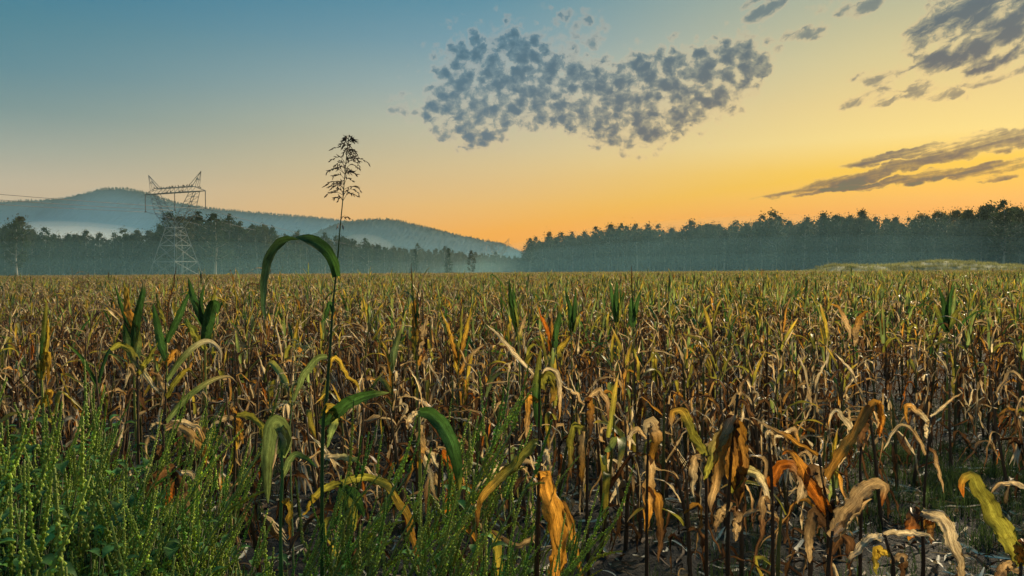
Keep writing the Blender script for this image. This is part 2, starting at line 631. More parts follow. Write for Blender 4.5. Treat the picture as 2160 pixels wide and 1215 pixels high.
gxs = axis(-FARX, FARX, -7, 7, 0.07)
gys = axis(BACKY, FARY, 1.5, 13, 0.07)
X, Y = np.meshgrid(gxs, gys)
clod = nr.normal(0, 1, X.shape)
fine = (np.abs(X) < 7.2) * (Y > 1.3) * (Y < 13.2)
Z = ground_z(X, Y) + fine * 0.011 * clod
ny, nx = X.shape
gv = np.stack([X, Y, Z], -1).reshape(-1, 3)
ii = (np.arange(ny - 1)[:, None] * nx + np.arange(nx - 1)[None, :]).ravel()
gf = np.stack([ii, ii + 1, ii + nx + 1, ii + nx], 1)
gme = bpy.data.meshes.new('ground')
gme.from_pydata(gv.tolist(), [], gf.tolist())
gme.polygons.foreach_set('use_smooth', [True] * len(gme.polygons))
mt, q = new_mat('field_soil')
geo = q.new('ShaderNodeNewGeometry')
pos = geo.outputs['Position']
n1 = q.noise(pos, 2.2, 5.0, 0.6)
n2 = q.noise(pos, 17.0, 4.0, 0.65)
soil = q.mix(q.smooth(n1, 0.35, 0.65), (0.008, 0.0085, 0.008), (0.020, 0.020, 0.018))
soil = q.mix(q.smooth(n2, 0.55, 0.75, 0.0, 0.6), soil, (0.042, 0.042, 0.036))
spx = q.new('ShaderNodeSeparateXYZ')
q.l.new(pos, spx.inputs[0])
dryg = q.mix(q.smooth(q.noise(pos, 0.15, 4.0), 0.35, 0.65), (0.24, 0.20, 0.095), (0.16, 0.16, 0.07))
gc = q.mix(q.smooth(spx.outputs[1], 150.0, 200.0), soil, dryg)
p = q.new('ShaderNodeBsdfPrincipled')
q.put(p.inputs['Base Color'], gc)
p.inputs['Roughness'].default_value = 0.85
bmp = q.new('ShaderNodeBump')
bmp.inputs['Strength'].default_value = 0.8
bmp.inputs['Distance'].default_value = 0.03
q.l.new(q.noise(pos, 34.0, 5.0, 0.65), bmp.inputs['Height'])
q.l.new(bmp.outputs[0], p.inputs['Normal'])
o = q.new('ShaderNodeOutputMaterial')
q.l.new(p.outputs[0], o.inputs[0])
gme.materials.append(mt)
tag(link('ground', gme), kind='structure')


# ------------------------------------------------------------------ scattered stuff (geometry nodes instancing)
def scatter(name, protos, pts, rots, scl, idx, label=None, cat=None):
    pc = bpy.data.collections.new(name + '_kinds')
    for k, me in enumerate(protos):
        pc.objects.link(bpy.data.objects.new('%s_kind_%02d' % (name, k), me))
    me = bpy.data.meshes.new(name)
    pts = np.asarray(pts, np.float32)
    me.vertices.add(len(pts))
    me.vertices.foreach_set('co', pts.ravel())
    for nm, typ, dat, key in (('rot', 'FLOAT_VECTOR', np.asarray(rots, np.float32), 'vector'), ('scl', 'FLOAT', np.asarray(scl, np.float32), 'value'),
                              ('idx', 'INT', np.asarray(idx, np.int32), 'value')):
        a = me.attributes.new(nm, typ, 'POINT')
        a.data.foreach_set(key, dat.ravel())
    ob = link(name, me)
    ng = bpy.data.node_groups.new(name, 'GeometryNodeTree')
    ng.interface.new_socket('Geometry', in_out='INPUT', socket_type='NodeSocketGeometry')
    ng.interface.new_socket('Geometry', in_out='OUTPUT', socket_type='NodeSocketGeometry')
    nn = ng.nodes
    gi, go = nn.new('NodeGroupInput'), nn.new('NodeGroupOutput')
    ci = nn.new('GeometryNodeCollectionInfo')
    ci.inputs['Collection'].default_value = pc
    ci.inputs['Separate Children'].default_value = True
    ci.inputs['Reset Children'].default_value = True
    ip = nn.new('GeometryNodeInstanceOnPoints')
    ip.inputs['Pick Instance'].default_value = True

    def named(nm, typ):
        a = nn.new('GeometryNodeInputNamedAttribute')
        a.data_type = typ
        a.inputs['Name'].default_value = nm
        return [s for s in a.outputs if s.enabled and s.name == 'Attribute'][0]
    e2r = nn.new('FunctionNodeEulerToRotation')
    L = ng.links
    L.new(named('rot', 'FLOAT_VECTOR'), e2r.inputs[0])
    L.new(gi.outputs[0], ip.inputs['Points'])
    L.new(ci.outputs[0], ip.inputs['Instance'])
    L.new(named('idx', 'INT'), ip.inputs['Instance Index'])
    L.new(e2r.outputs[0], ip.inputs['Rotation'])
    L.new(named('scl', 'FLOAT'), ip.inputs['Scale'])
    L.new(ip.outputs[0], go.inputs[0])
    md = ob.modifiers.new('scatter', 'NODES')
    md.node_group = ng
    tag(ob, label, cat, None, 'stuff')
    return ob


# ------------------------------------------------------------------ mountain ridges
def ridge(name, prof, dist, depth_b, seed, mat):
    """long hill: crest follows the skyline profile at its own distance, falling to the valley in front and behind"""
    r = np.random.default_rng(seed)
    px = np.arange(prof[0][0], prof[-1][0] + 1, 4.0)
    py = np.interp(px, [a for a, b in prof], [b for a, b in prof])
    k = np.exp(-np.linspace(-2, 2, 9) ** 2)
    py = np.convolve(np.pad(py, 4, 'edge'), k / k.sum(), 'valid')
    crest = np.array([list(at(a, b, dist)) for a, b in zip(px, py)])
    rows = np.linspace(-1, 1, 46)
    V = []
    for t in rows:
        prof_h = (1 - abs(t)) ** 1.15 if t < 0 else (1 - abs(t)) ** 1.0
        z = crest[:, 2] * prof_h
        y = crest[:, 1] + t * depth_b
        bump = r.normal(0, 1, len(px)) * 1.3 * min(1, prof_h * 3)
        gul = 9 * np.sin(crest[:, 0] / 55 + 3 * np.sin(t * 3 + seed)) * prof_h * (1 - prof_h) * 2
        V.append(np.stack([crest[:, 0] + r.normal(0, 0.6, len(px)), y, np.maximum(z + bump + gul, -0.5) if abs(t) < 0.999 else np.full(len(px), -0.6)], 1))
    V = np.concatenate(V)
    n = len(px)
    ii = (np.arange(len(rows) - 1)[:, None] * n + np.arange(n - 1)[None, :]).ravel()
    f = np.stack([ii, ii + 1, ii + n + 1, ii + n], 1)
    me = bpy.data.meshes.new(name)
    me.from_pydata(V.tolist(), [], f.tolist())
    me.materials.append(mat)
    return tag(link(name, me), kind='structure'), crest


mt, q = new_mat('forested_hillside')
geo = q.new('ShaderNodeNewGeometry')
n1 = q.noise(geo.outputs['Position'], 0.03, 6.0, 0.65)
n2 = q.noise(geo.outputs['Position'], 0.16, 4.0, 0.7)
cc = q.mix(q.smooth(n1, 0.35, 0.65), (0.007, 0.016, 0.017), (0.015, 0.028, 0.025))
cc = q.mix(q.smooth(n2, 0.4, 0.7, 0.0, 0.7), cc, (0.006, 0.014, 0.014))
p = q.new('ShaderNodeBsdfPrincipled')
q.put(p.inputs['Base Color'], cc)
p.inputs['Roughness'].default_value = 0.95
p.inputs['Specular IOR Level'].default_value = 0.05
o = q.new('ShaderNodeOutputMaterial')
q.l.new(p.outputs[0], o.inputs[0])
M_HILL = mt
hill_a, crestA = ridge('mountain', [(-420, 452), (-200, 436), (0, 425), (60, 422), (130, 418), (180, 406), (215, 396), (260, 395), (310, 406), (360, 424), (430, 437),
                                    (520, 446), (600, 452), (700, 461), (770, 474), (860, 500), (960, 530), (1060, 560)], 1550, 330, 3, M_HILL)
hill_b, crestB = ridge('hill', [(560, 545), (640, 505), (690, 478), (730, 466), (790, 461), (835, 463), (880, 474), (940, 489), (1000, 503), (1050, 511), (1090, 526), (1130, 545),
                                (1180, 560)], 1230, 240, 5, M_HILL)

# ------------------------------------------------------------------ trees
GREENS = [(0.024, 0.048, 0.018), (0.032, 0.056, 0.020), (0.020, 0.042, 0.018), (0.040, 0.058, 0.022), (0.050, 0.056, 0.022)]


def crown_geo(seed, h=1.0, base=0.36, rad=0.19, nclump=40, per=60, leaf=0.016, shape='round', top_open=0.0):
    r = np.random.default_rng(seed)
    V, Cc = [], []
    base_c = np.array(GREENS[seed % len(GREENS)])
    for k in range(nclump):
        if shape == 'cone':
            t = r.uniform(0, 1) ** 1.3
            z = base + (1 - base) * t
            rr = rad * (1 - t) ** 0.8 * r.uniform(0.3, 1.0)
        else:
            t = r.uniform(0.02, 0.99)
            z = base + (1 - base) * t
            env = math.sin(math.pi * min(1, (0.12 + 0.86 * t)) ** 0.85)
            rr = rad * env * math.sqrt(r.uniform(0.12, 1.0))
        a = r.uniform(0, 2 * math.pi)
        ctr = np.array([rr * math.cos(a), rr * math.sin(a), z])
        cr = r.uniform(0.018, 0.050) * (0.75 if t > 0.8 else 1.0)
        n = int(per * r.uniform(0.5, 1.3) * (1 - top_open * (t > 0.6)))
        pts = r.normal(0, 1, (n, 3))
        pts /= np.linalg.norm(pts, axis=1, keepdims=True)
        pts *= (r.uniform(0.25, 1.0, (n, 1)) ** 0.6) * np.array([1.1, 1.1, 0.85]) * cr
        pts += ctr
        loose = r.random(n) < .18
        pts[loose] += r.normal(0, .035, (int(loose.sum()), 3))
        tint = base_c * r.uniform(0.65, 1.5)
        u = r.normal(0, 1, (n, 3))
        u /= np.linalg.norm(u, axis=1, keepdims=True)
        w = np.cross(u, r.normal(0, 1, (n, 3)))
        w /= np.linalg.norm(w, axis=1, keepdims=True)
        s = leaf * r.uniform(0.5, 1.25, (n, 1))
        V.append(np.stack([pts - u * s, pts + w * s * 0.55, pts + u * s, pts - w * s * 0.55], 1).reshape(-1, 3))
        Cc.append(np.repeat(tint * r.uniform(0.75, 1.25, (n, 1)), 4, axis=0))
    V = np.concatenate(V)
    g = Geo()
    n = len(V) // 4
    g.add(V, [(4 * i, 4 * i + 1, 4 * i + 2, 4 * i + 3) for i in range(n)], V[:, :2], np.concatenate(Cc))
    return g


def trunk_geo(seed, base=0.36, rad=0.19, pale=1.0, thick=0.012, limbs=7):
    r = np.random.default_rng(seed + 500)
    g = Geo()
    c = np.array([0.34, 0.32, 0.28]) * pale
    lean = r.normal(0, 0.02, 2)
    zs = np.linspace(-0.01, 0.86, 9)
    P = np.stack([lean[0] * zs + 0.008 * np.sin(zs * 9 + seed), lean[1] * zs + 0.008 * np.cos(zs * 7 + seed), zs], 1)
    rad_t = thick * (1.25 - 1.05 * zs / 0.9)
    rad_t[0] *= 1.4
    g.add(*tube(P, rad_t, 6, np.tile(c, (9, 1)) * r.uniform(0.8, 1.15, (9, 1))))
    for k in range(limbs):
        z0 = r.uniform(base * 0.8, 0.75)
        p0 = np.array([np.interp(z0, zs, P[:, 0]), np.interp(z0, zs, P[:, 1]), z0])
        a = r.uniform(0, 6.28)
        ln = rad * r.uniform(0.5, 0.95)
        p2 = p0 + np.array([math.cos(a) * ln, math.sin(a) * ln, ln * r.uniform(0.5, 1.1)])
        p1 = (p0 + p2) / 2 + np.array([0, 0, -0.015])
        g.add(*tube(crom([p0, p1, p2], 5), np.linspace(thick * 0.45, thick * 0.12, 5), 4, c * 0.9))
    return g


TREES = []
specs = [(0.22, .18, 96, 44, 'round', 0.0), (0.20, .15, 88, 42, 'round', 0.2), (0.30, .17, 84, 42, 'round', 0.1), (0.24, .20, 104, 42, 'round', 0.0), (0.16, .14, 88, 42, 'round', 0.3),
         (0.36, .14, 66, 42, 'round', 0.4), (0.22, .22, 112, 42, 'round', 0.0), (0.28, .16, 80, 42, 'round', 0.3), (0.14, .19, 110, 42, 'round', 0.0), (0.06, .15, 96, 42, 'cone', 0.0)]
for i, (b, rd, nc, per, shp, to) in enumerate(specs):
    cm = crown_geo(i + 1, 1, b, rd, nc, per, 0.0150, shp, to).mesh('crown_mesh', M_CROWN, False)
    tm = trunk_geo(i + 1, b, rd, 1.0 if i % 3 else 1.35, 0.0120 if i % 2 else 0.0145).mesh('trunk_mesh', M_BARK)
    TREES.append((tm, cm))


def tree(px, d, h, kind, label, group, rz=None, name='tree', sx=1.0):
    p = gx(px, d)
    root = empty(name, p, rng.uniform(0, 6.28) if rz is None else rz)
    root.scale = (h * sx, h * sx, h)
    tm, cm = TREES[kind]
    link('trunk', tm, root)
    link('crown', cm, root)
    return tag(root, label, 'tree', group)


def prof_fn(lst):
    xs, ys = [a for a, b in lst], [b for a, b in lst]
    return lambda x: float(np.interp(x, xs, ys))


top_R = prof_fn([(1100, 512), (1115, 505), (1150, 496), (1200, 493), (1270, 486), (1320, 472), (1400, 482), (1470, 466), (1540, 472), (1600, 458), (1640, 453), (1700, 462), (1750, 450),
                 (1820, 447), (1880, 454), (1950, 447), (2010, 440), (2060, 442), (2110, 424), (2160, 430), (2400, 410)])
top_L = prof_fn([(-250, 445), (0, 466), (60, 466), (78, 490), (150, 491), (200, 496), (260, 493), (320, 482), (345, 464), (380, 453), (410, 458), (450, 453), (480, 461), (520, 471),
                 (560, 469), (585, 491), (610, 483), (640, 486), (680, 496), (720, 490), (760, 506), (800, 513), (850, 516), (900, 521), (950, 522), (1000, 530), (1050, 536), (1110, 540)])


def line_depth(a, da_, b, db):
    pa, pb = gx(a, da_), gx(b, db)

    def f(px):
        r = ray(px, 572.0)
        # intersect column with the line pa-pb
        ex, ey = pb.x - pa.x, pb.y - pa.y
        return (pa.x * ey - pa.y * ex) / (r.x * ey - r.y * ex)
    return f


dep_R = line_depth(1105, 455, 2160, 245)
dl1 = line_depth(-100, 285, 335, 325)
dl2 = line_depth(335, 325, 600, 345)
dl3 = line_depth(600, 345, 760, 425)
dl4 = line_depth(760, 425, 1110, 620)


def dep_L(x):
    return dl1(x) if x < 335 else dl2(x) if x < 600 else dl3(x) if x < 760 else dl4(x)


def base_y(px, d):
    p = gx(px, d)
    q_ = CAM_R.transposed() @ (p - CAM_P)
    return 607.5 - F * q_.y / -q_.z


def height_for(px, topy, d):
    r = ray(px, topy)
    return CAM_H + r.z * d


wood_pts = []


def wood(x0, x1, step_m, rows, dep, top, label, group, extra=6):
    px = x0
    n = 0
    while px < x1:
        d0 = dep(px)
        for rw in range(rows + extra):
            d = d0 + rw * 6.5 + rng.uniform(-2, 2.5)
            x = px + rng.uniform(-0.5, 0.5) * step_m * F / d
            if rw == 0:
                h = height_for(x, top(x), d) * rng.uniform(0.62, 0.98)
            elif rw == 1:
                h = height_for(x, top(x), d) * rng.uniform(0.80, 1.10)
            else:
                h = height_for(x, top(x), d) * rng.uniform(0.74, 0.98)
            k = rng.choice([0, 1, 2, 3, 4, 5, 6, 7, 8]) if rw else rng.choice([1, 2, 2, 4, 7, 8, 3, 0, 6])
            if rw < rows:
                tree(x, d, h, k, label(x, rw), group, sx=rng.uniform(0.95, 1.35))
                n += 1
            else:
                p = gx(x, d)
                wood_pts.append((p.x, p.y, rng.uniform(0, 6.28), h, k))
                p = gx(x + rng.uniform(.3, .7) * step_m * F / d, d + 3)
                wood_pts.append((p.x, p.y, rng.uniform(0, 6.28), h * rng.uniform(.8, 1.0), rng.randrange(9)))
        px += step_m * F / d0
    return n


nR = wood(1122, 2330, 4.3, 2, dep_R, top_R, lambda x, rw: '%s tree in the %s of the right wood under the orange sky' % (('edge-row', 'set-back')[min(rw, 1)], 'far left end' if x < 1400 else 'middle part' if x < 1760 else 'near right end'), 'trees of the right-hand wood')
nL = wood(-120, 590, 5.6, 2, dep_L, top_L, lambda x, rw: '%s tree in the blue-green wood %s the lattice pylon' % (('edge-row', 'set-back')[min(rw, 1)], 'left of' if x < 330 else 'close behind' if x < 420 else 'right of'), 'trees of the left-hand wood')
nM = wood(592, 1110, 8.6, 2, dep_L, top_L, lambda x, rw: '%s misty tree in the pale far wood below the %s' % (('edge-row', 'set-back')[min(rw, 1)], 'round hill' if x < 850 else 'falling end of the ridge'), 'misty trees of the middle wood')
tree(876, 345, height_for(876, 526, 345), 9, 'dark narrow tree standing before the misty wood, left of a round dark tree', None, sx=1.5)
tree(946, 350, height_for(946, 524, 350), 9, 'dark pointed tree in front of the misty wood, middle of three dark trees', None, sx=1.35)
tree(994, 345, height_for(994, 528, 345), 8, 'dark upright oval tree at the right end of three dark trees before the mist', None, sx=1.0)
tree(1120, 420, height_for(1120, 503, 420), 6, 'leaning tree at the near left end of the right wood, above the mist gap', None, sx=1.2)
tree(455, 312, height_for(455, 451, 312), 6, 'broad rounded tree just right of the pylon waist, tallest of its clump', None, sx=1.35)
tree(385, 318, height_for(385, 456, 318), 3, 'broad dark tree right behind the lattice pylon', None, sx=1.35)
tree(35, 270, height_for(35, 466, 270), 0, 'tall dark tree in the left corner of the left wood beside the fog', None, sx=1.2)
tree(2118, 236, height_for(2118, 423, 236), 6, 'highest round-topped tree at the right end of the right wood', None, sx=1.1)
tree(2129, 225, height_for(2129, 520, 225), 5, 'low bare pale-trunked tree before the right wood near the grass mound', None, sx=0.8)
wp = np.array(wood_pts)
protos = []
for tm, cm in TREES[:9]:
    g = Geo()
protos = []
for i, (b, rd, nc, per, shp, to) in enumerate(specs[:9]):
    g = Geo()
    g.merge(trunk_geo(i + 1, b, rd), None, 1)
    g.merge(crown_geo(i + 41, 1, b, rd * 1.1, nc, per, 0.0150, shp, to))
    protos.append(g.mesh('wood_tree', [M_CROWN, M_BARK], False))
scatter('woodland', protos, np.stack([wp[:, 0], wp[:, 1], np.zeros(len(wp))], 1), np.stack([np.zeros(len(wp)), np.zeros(len(wp)), wp[:, 2]], 1), wp[:, 3], wp[:, 4],
        'dense wood behind the first rows of trees', 'wood')

# shrubs under and between the trunks
bush = [crown_geo(70 + i, 1, 0.0, 0.55, 26, 60, 0.04, 'round').mesh('bush_mesh', M_CROWN, False) for i in range(3)]
bp, br, bs, bi = [], [], [], []
for dep, x0, x1, stp in ((dep_R, 1112, 2330, 2.6), (dep_L, -120, 1110, 3.0)):
    px = x0
    while px < x1:
        d0 = dep(px)
        for rw in range(5):
            d = d0 + (3 + rw * 6 + rng.uniform(-2, 2))
            p = gx(px + rng.uniform(-1, 1) * F / d, d)
            bp.append((p.x, p.y, -0.2))
            br.append((0, 0, rng.uniform(0, 6.28)))
            bs.append(rng.uniform(4.0, 8.0) + rw * 2.0)
            bi.append(rng.randrange(3))
        px += stp * F / d0
scatter('undergrowth', bush, bp, br, bs, bi, 'dark shrubs filling the wood edge below the trunks', 'shrubs')

# crest trees on the ridges
cp, cr_, cs, ci_ = [], [], [], []
for crest, dd in ((crestA, 1), (crestB, 1)):
    for k in range(0, len(crest) - 1):
        if crest[k, 2] < 12:
            continue
        for _ in range(5):
            t = rng.random()
            p = crest[k] * (1 - t) + crest[k + 1] * t
            cp.append((p[0], p[1] + rng.uniform(1, 12), p[2] - rng.uniform(4.0, 6.5)))
            cr_.append((0, 0, rng.uniform(0, 6.28)))
            cs.append(rng.uniform(4.0, 7.5))
            ci_.append(rng.randrange(9))
scatter('ridge_trees', protos, cp, cr_, cs, ci_, 'far trees along the crest of the ridges', 'far trees')

# grass mound right
def mound():
    V, f = [], []
    n, m_ = 60, 14
    for i in range(n):
        px = 1640 + (2420 - 1640) * i / (n - 1)
        crest = np.interp(px, [1640, 1720, 1760, 1880, 1920, 1990, 2080, 2200, 2420], [0.02, 1.4, 2.8, 2.5, 3.1, 3.6, 2.8, 2.0, 0.4])
        for j in range(m_):
            t = -1 + 2 * j / (m_ - 1)
            p = gx(px, 172 + 16 * t)
            V.append((p.x, p.y, crest * (math.cos(t * math.pi) + 1) / 2 + 0.12 * math.sin(i * 1.7 + j) - 0.15))
    f = [(i * m_ + j, (i + 1) * m_ + j, (i + 1) * m_ + j + 1, i * m_ + j + 1) for i in range(n - 1) for j in range(m_ - 1)]
    me = bpy.data.meshes.new('mound')
    me.from_pydata(V, [], f)
    me.polygons.foreach_set('use_smooth', [True] * len(me.polygons))
    mt, q = new_mat('mound_grass')
    g_ = q.new('ShaderNodeNewGeometry')
    c_ = q.mix(q.smooth(q.noise(g_.outputs['Position'], 0.9, 5.0, 0.7), 0.35, 0.65), (0.20, 0.23, 0.11), (0.30, 0.30, 0.15))
    p = q.new('ShaderNodeBsdfPrincipled')
    q.put(p.inputs['Base Color'], c_)
    p.inputs['Roughness'].default_value = 0.9
    o_ = q.new('ShaderNodeOutputMaterial')
    q.l.new(p.outputs[0], o_.inputs[0])
    me.materials.append(mt)
    ob = link('mound', me)
    tag(ob, kind='structure')
    return np.array(V)


MV = mound()


def tuft_geo(seed, n=26, h=0.3, w=0.006, spread=0.12, c0=(0.05, 0.085, 0.028), lean=0.5):
    r = random.Random(seed)
    g = Geo()
    for _ in range(n):
        a = r.uniform(0, 6.28)
        b = np.array([r.gauss(0, spread), r.gauss(0, spread), -0.01])
        l = h * r.uniform(0.5, 1.1)
        k = r.uniform(0.1, lean)
        P = np.array([b, b + [math.cos(a) * k * l * .3, math.sin(a) * k * l * .3, l * .55], b + [math.cos(a) * k * l, math.sin(a) * k * l, l * r.uniform(0.8, 1.0)]])
        P = crom(P, 4)
        S = np.tile([-math.sin(a), math.cos(a), 0.0], (4, 1))
        g.add(*ribbon(P, S, w * np.array([1, 0.9, 0.6, 0.08]), 0.3, 0, 1, 0, np.tile(np.array(c0) * r.uniform(0.7, 1.5), (4, 1))))
    return g


tuf = [tuft_geo(i, 40, 0.9, 0.03, 0.5, (0.24, 0.27, 0.13)).mesh('mound_tuft', M_WEED) for i in range(3)]
sel = nr.integers(0, len(MV), 2600)
mp_ = MV[sel] + nr.normal(0, 1, (2600, 3)) * [1.2, 1.2, 0]
mp_[:, 2] -= 0.1
scatter('mound_grass', tuf, mp_, np.stack([np.zeros(2600), np.zeros(2600), nr.uniform(0, 6.28, 2600)], 1), nr.uniform(0.5, 1.1, 2600), nr.integers(0, 3, 2600),
        'rough pale grass over the low mound on the right', 'grass')

# drifting fog bank in the valley
def fog(name, c, rx, ry, rz, dens, label, rot=0.0, colr=(0.95, 0.98, 1.0), g=0.0):
    th = np.linspace(0, math.pi, 15)
    ph = np.linspace(0, 2 * math.pi, 32, endpoint=False)
    ca, sa = math.cos(rot), math.sin(rot)
    V = []
    for t in th:
        for p_ in ph:
            x, y = rx * math.sin(t) * math.cos(p_), ry * math.sin(t) * math.sin(p_)
            z = rz * math.cos(t)
            V.append((c[0] + x * ca - y * sa, c[1] + x * sa + y * ca, c[2] + (z if z > 0 else z * 0.04)))
    f = [(i * 32 + j, (i + 1) * 32 + j, (i + 1) * 32 + (j + 1) % 32, i * 32 + (j + 1) % 32) for i in range(14) for j in range(32)]
    me = bpy.data.meshes.new(name)
    me.from_pydata(V, [], f)
    me.materials.append(vol_mat(name + '_vapour', colr, dens, g))
    return tag(link(name, me), label, 'fog', None, 'stuff')


TEAL = (0.40, 0.80, 0.90)
pA, pB = gx(1125, 450), gx(2160, 245)
wrot = math.atan2(pB.y - pA.y, pB.x - pA.x)
for q_, (hh, wd) in enumerate(((7, 62), (14, 54), (23, 46))):
    fog('ground_mist', ((pA.x + pB.x) / 2 - 24 + 5 * q_, (pA.y + pB.y) / 2 - 36 + 8 * q_, 1.0), 192 - 12 * q_, wd, hh, (0.0006, 0.0010, 0.0018)[q_], 'thin blue mist hanging before the right wood', wrot, TEAL)
    fog('ground_mist', (-138, 258 + 8 * q_, 1.0), 152 - 8 * q_, wd, hh * .9, (0.0005, 0.0009, 0.0012)[q_], 'thin blue mist hanging before the left wood', 0.2, TEAL)
    fog('ground_mist', (-60, 500, 1.0), 90 - 14 * q_, 120 - 20 * q_, hh * 1.1, (0.0004, 0.0005, 0.0005)[q_], 'pale mist in the gap between the two woods', 0.12, (0.66, 0.90, 0.92))
    fog('fog_bank', (*gx(120 + 24 * q_, 900).xy, 6), 185 - 36 * q_, 70, 60 - 6 * q_, 0.0034, 'pale low fog bank lying behind the left wood')
fog('fog_bank', (*gx(765, 820).xy, 8), 46, 50, 36, 0.0030, 'small pale fog patch under the round hill')


def slope_mist(crest, reach, dens, label, colr, side):
    """air full of morning mist lying against the whole front of a hill, thinning to its crest"""
    n = len(crest)
    V = []
    for x, y, z in crest:
        z = max(z, 1.5)
        V += [(x + side * reach, y - reach, 0.5), (x + side * 40, y - 40.0, z), (x + side * 40, y - 40.0, 0.45)]
    f = [(0, 1, 2), (3 * n - 3, 3 * n - 1, 3 * n - 2)]
    for i in range(n - 1):
        a, b = 3 * i, 3 * i + 3
        f += [(a, b, b + 1, a + 1), (a + 1, b + 1, b + 2, a + 2), (a + 2, b + 2, b, a)]
    me = bpy.data.meshes.new('slope_mist')
    me.from_pydata(V, [], f)
    me.materials.append(vol_mat('slope_mist_vapour', colr, dens, 0.0))
    tag(link('slope_mist', me), label, 'fog', None, 'stuff')


slope_mist(crestA, 600, 0.0031, 'blue morning mist against the front of the mountain', (0.26, 0.62, 0.98), 0.42)
slope_mist(crestB, 380, 0.0034, 'blue morning mist against the front of the nearer hill', (0.32, 0.68, 0.96), 0.12)

# ------------------------------------------------------------------ pylon
def beam(g, a, b, r=0.12, sides=4):
    g.add(*tube(np.array([a, b], float), r, sides))


def lattice(g, A, B, n, r):
    """zigzag bracing between two members"""
    A, B = [np.asarray(x, float) for x in A], [np.asarray(x, float) for x in B]
    for i in range(n):
        t0, t1 = i / n, (i + 1) / n
        beam(g, A[0] + (A[1] - A[0]) * t0, B[0] + (B[1] - B[0]) * t1, r)
        if i:
            beam(g, A[0] + (A[1] - A[0]) * t0, B[0] + (B[1] - B[0]) * t0, r * 0.8)


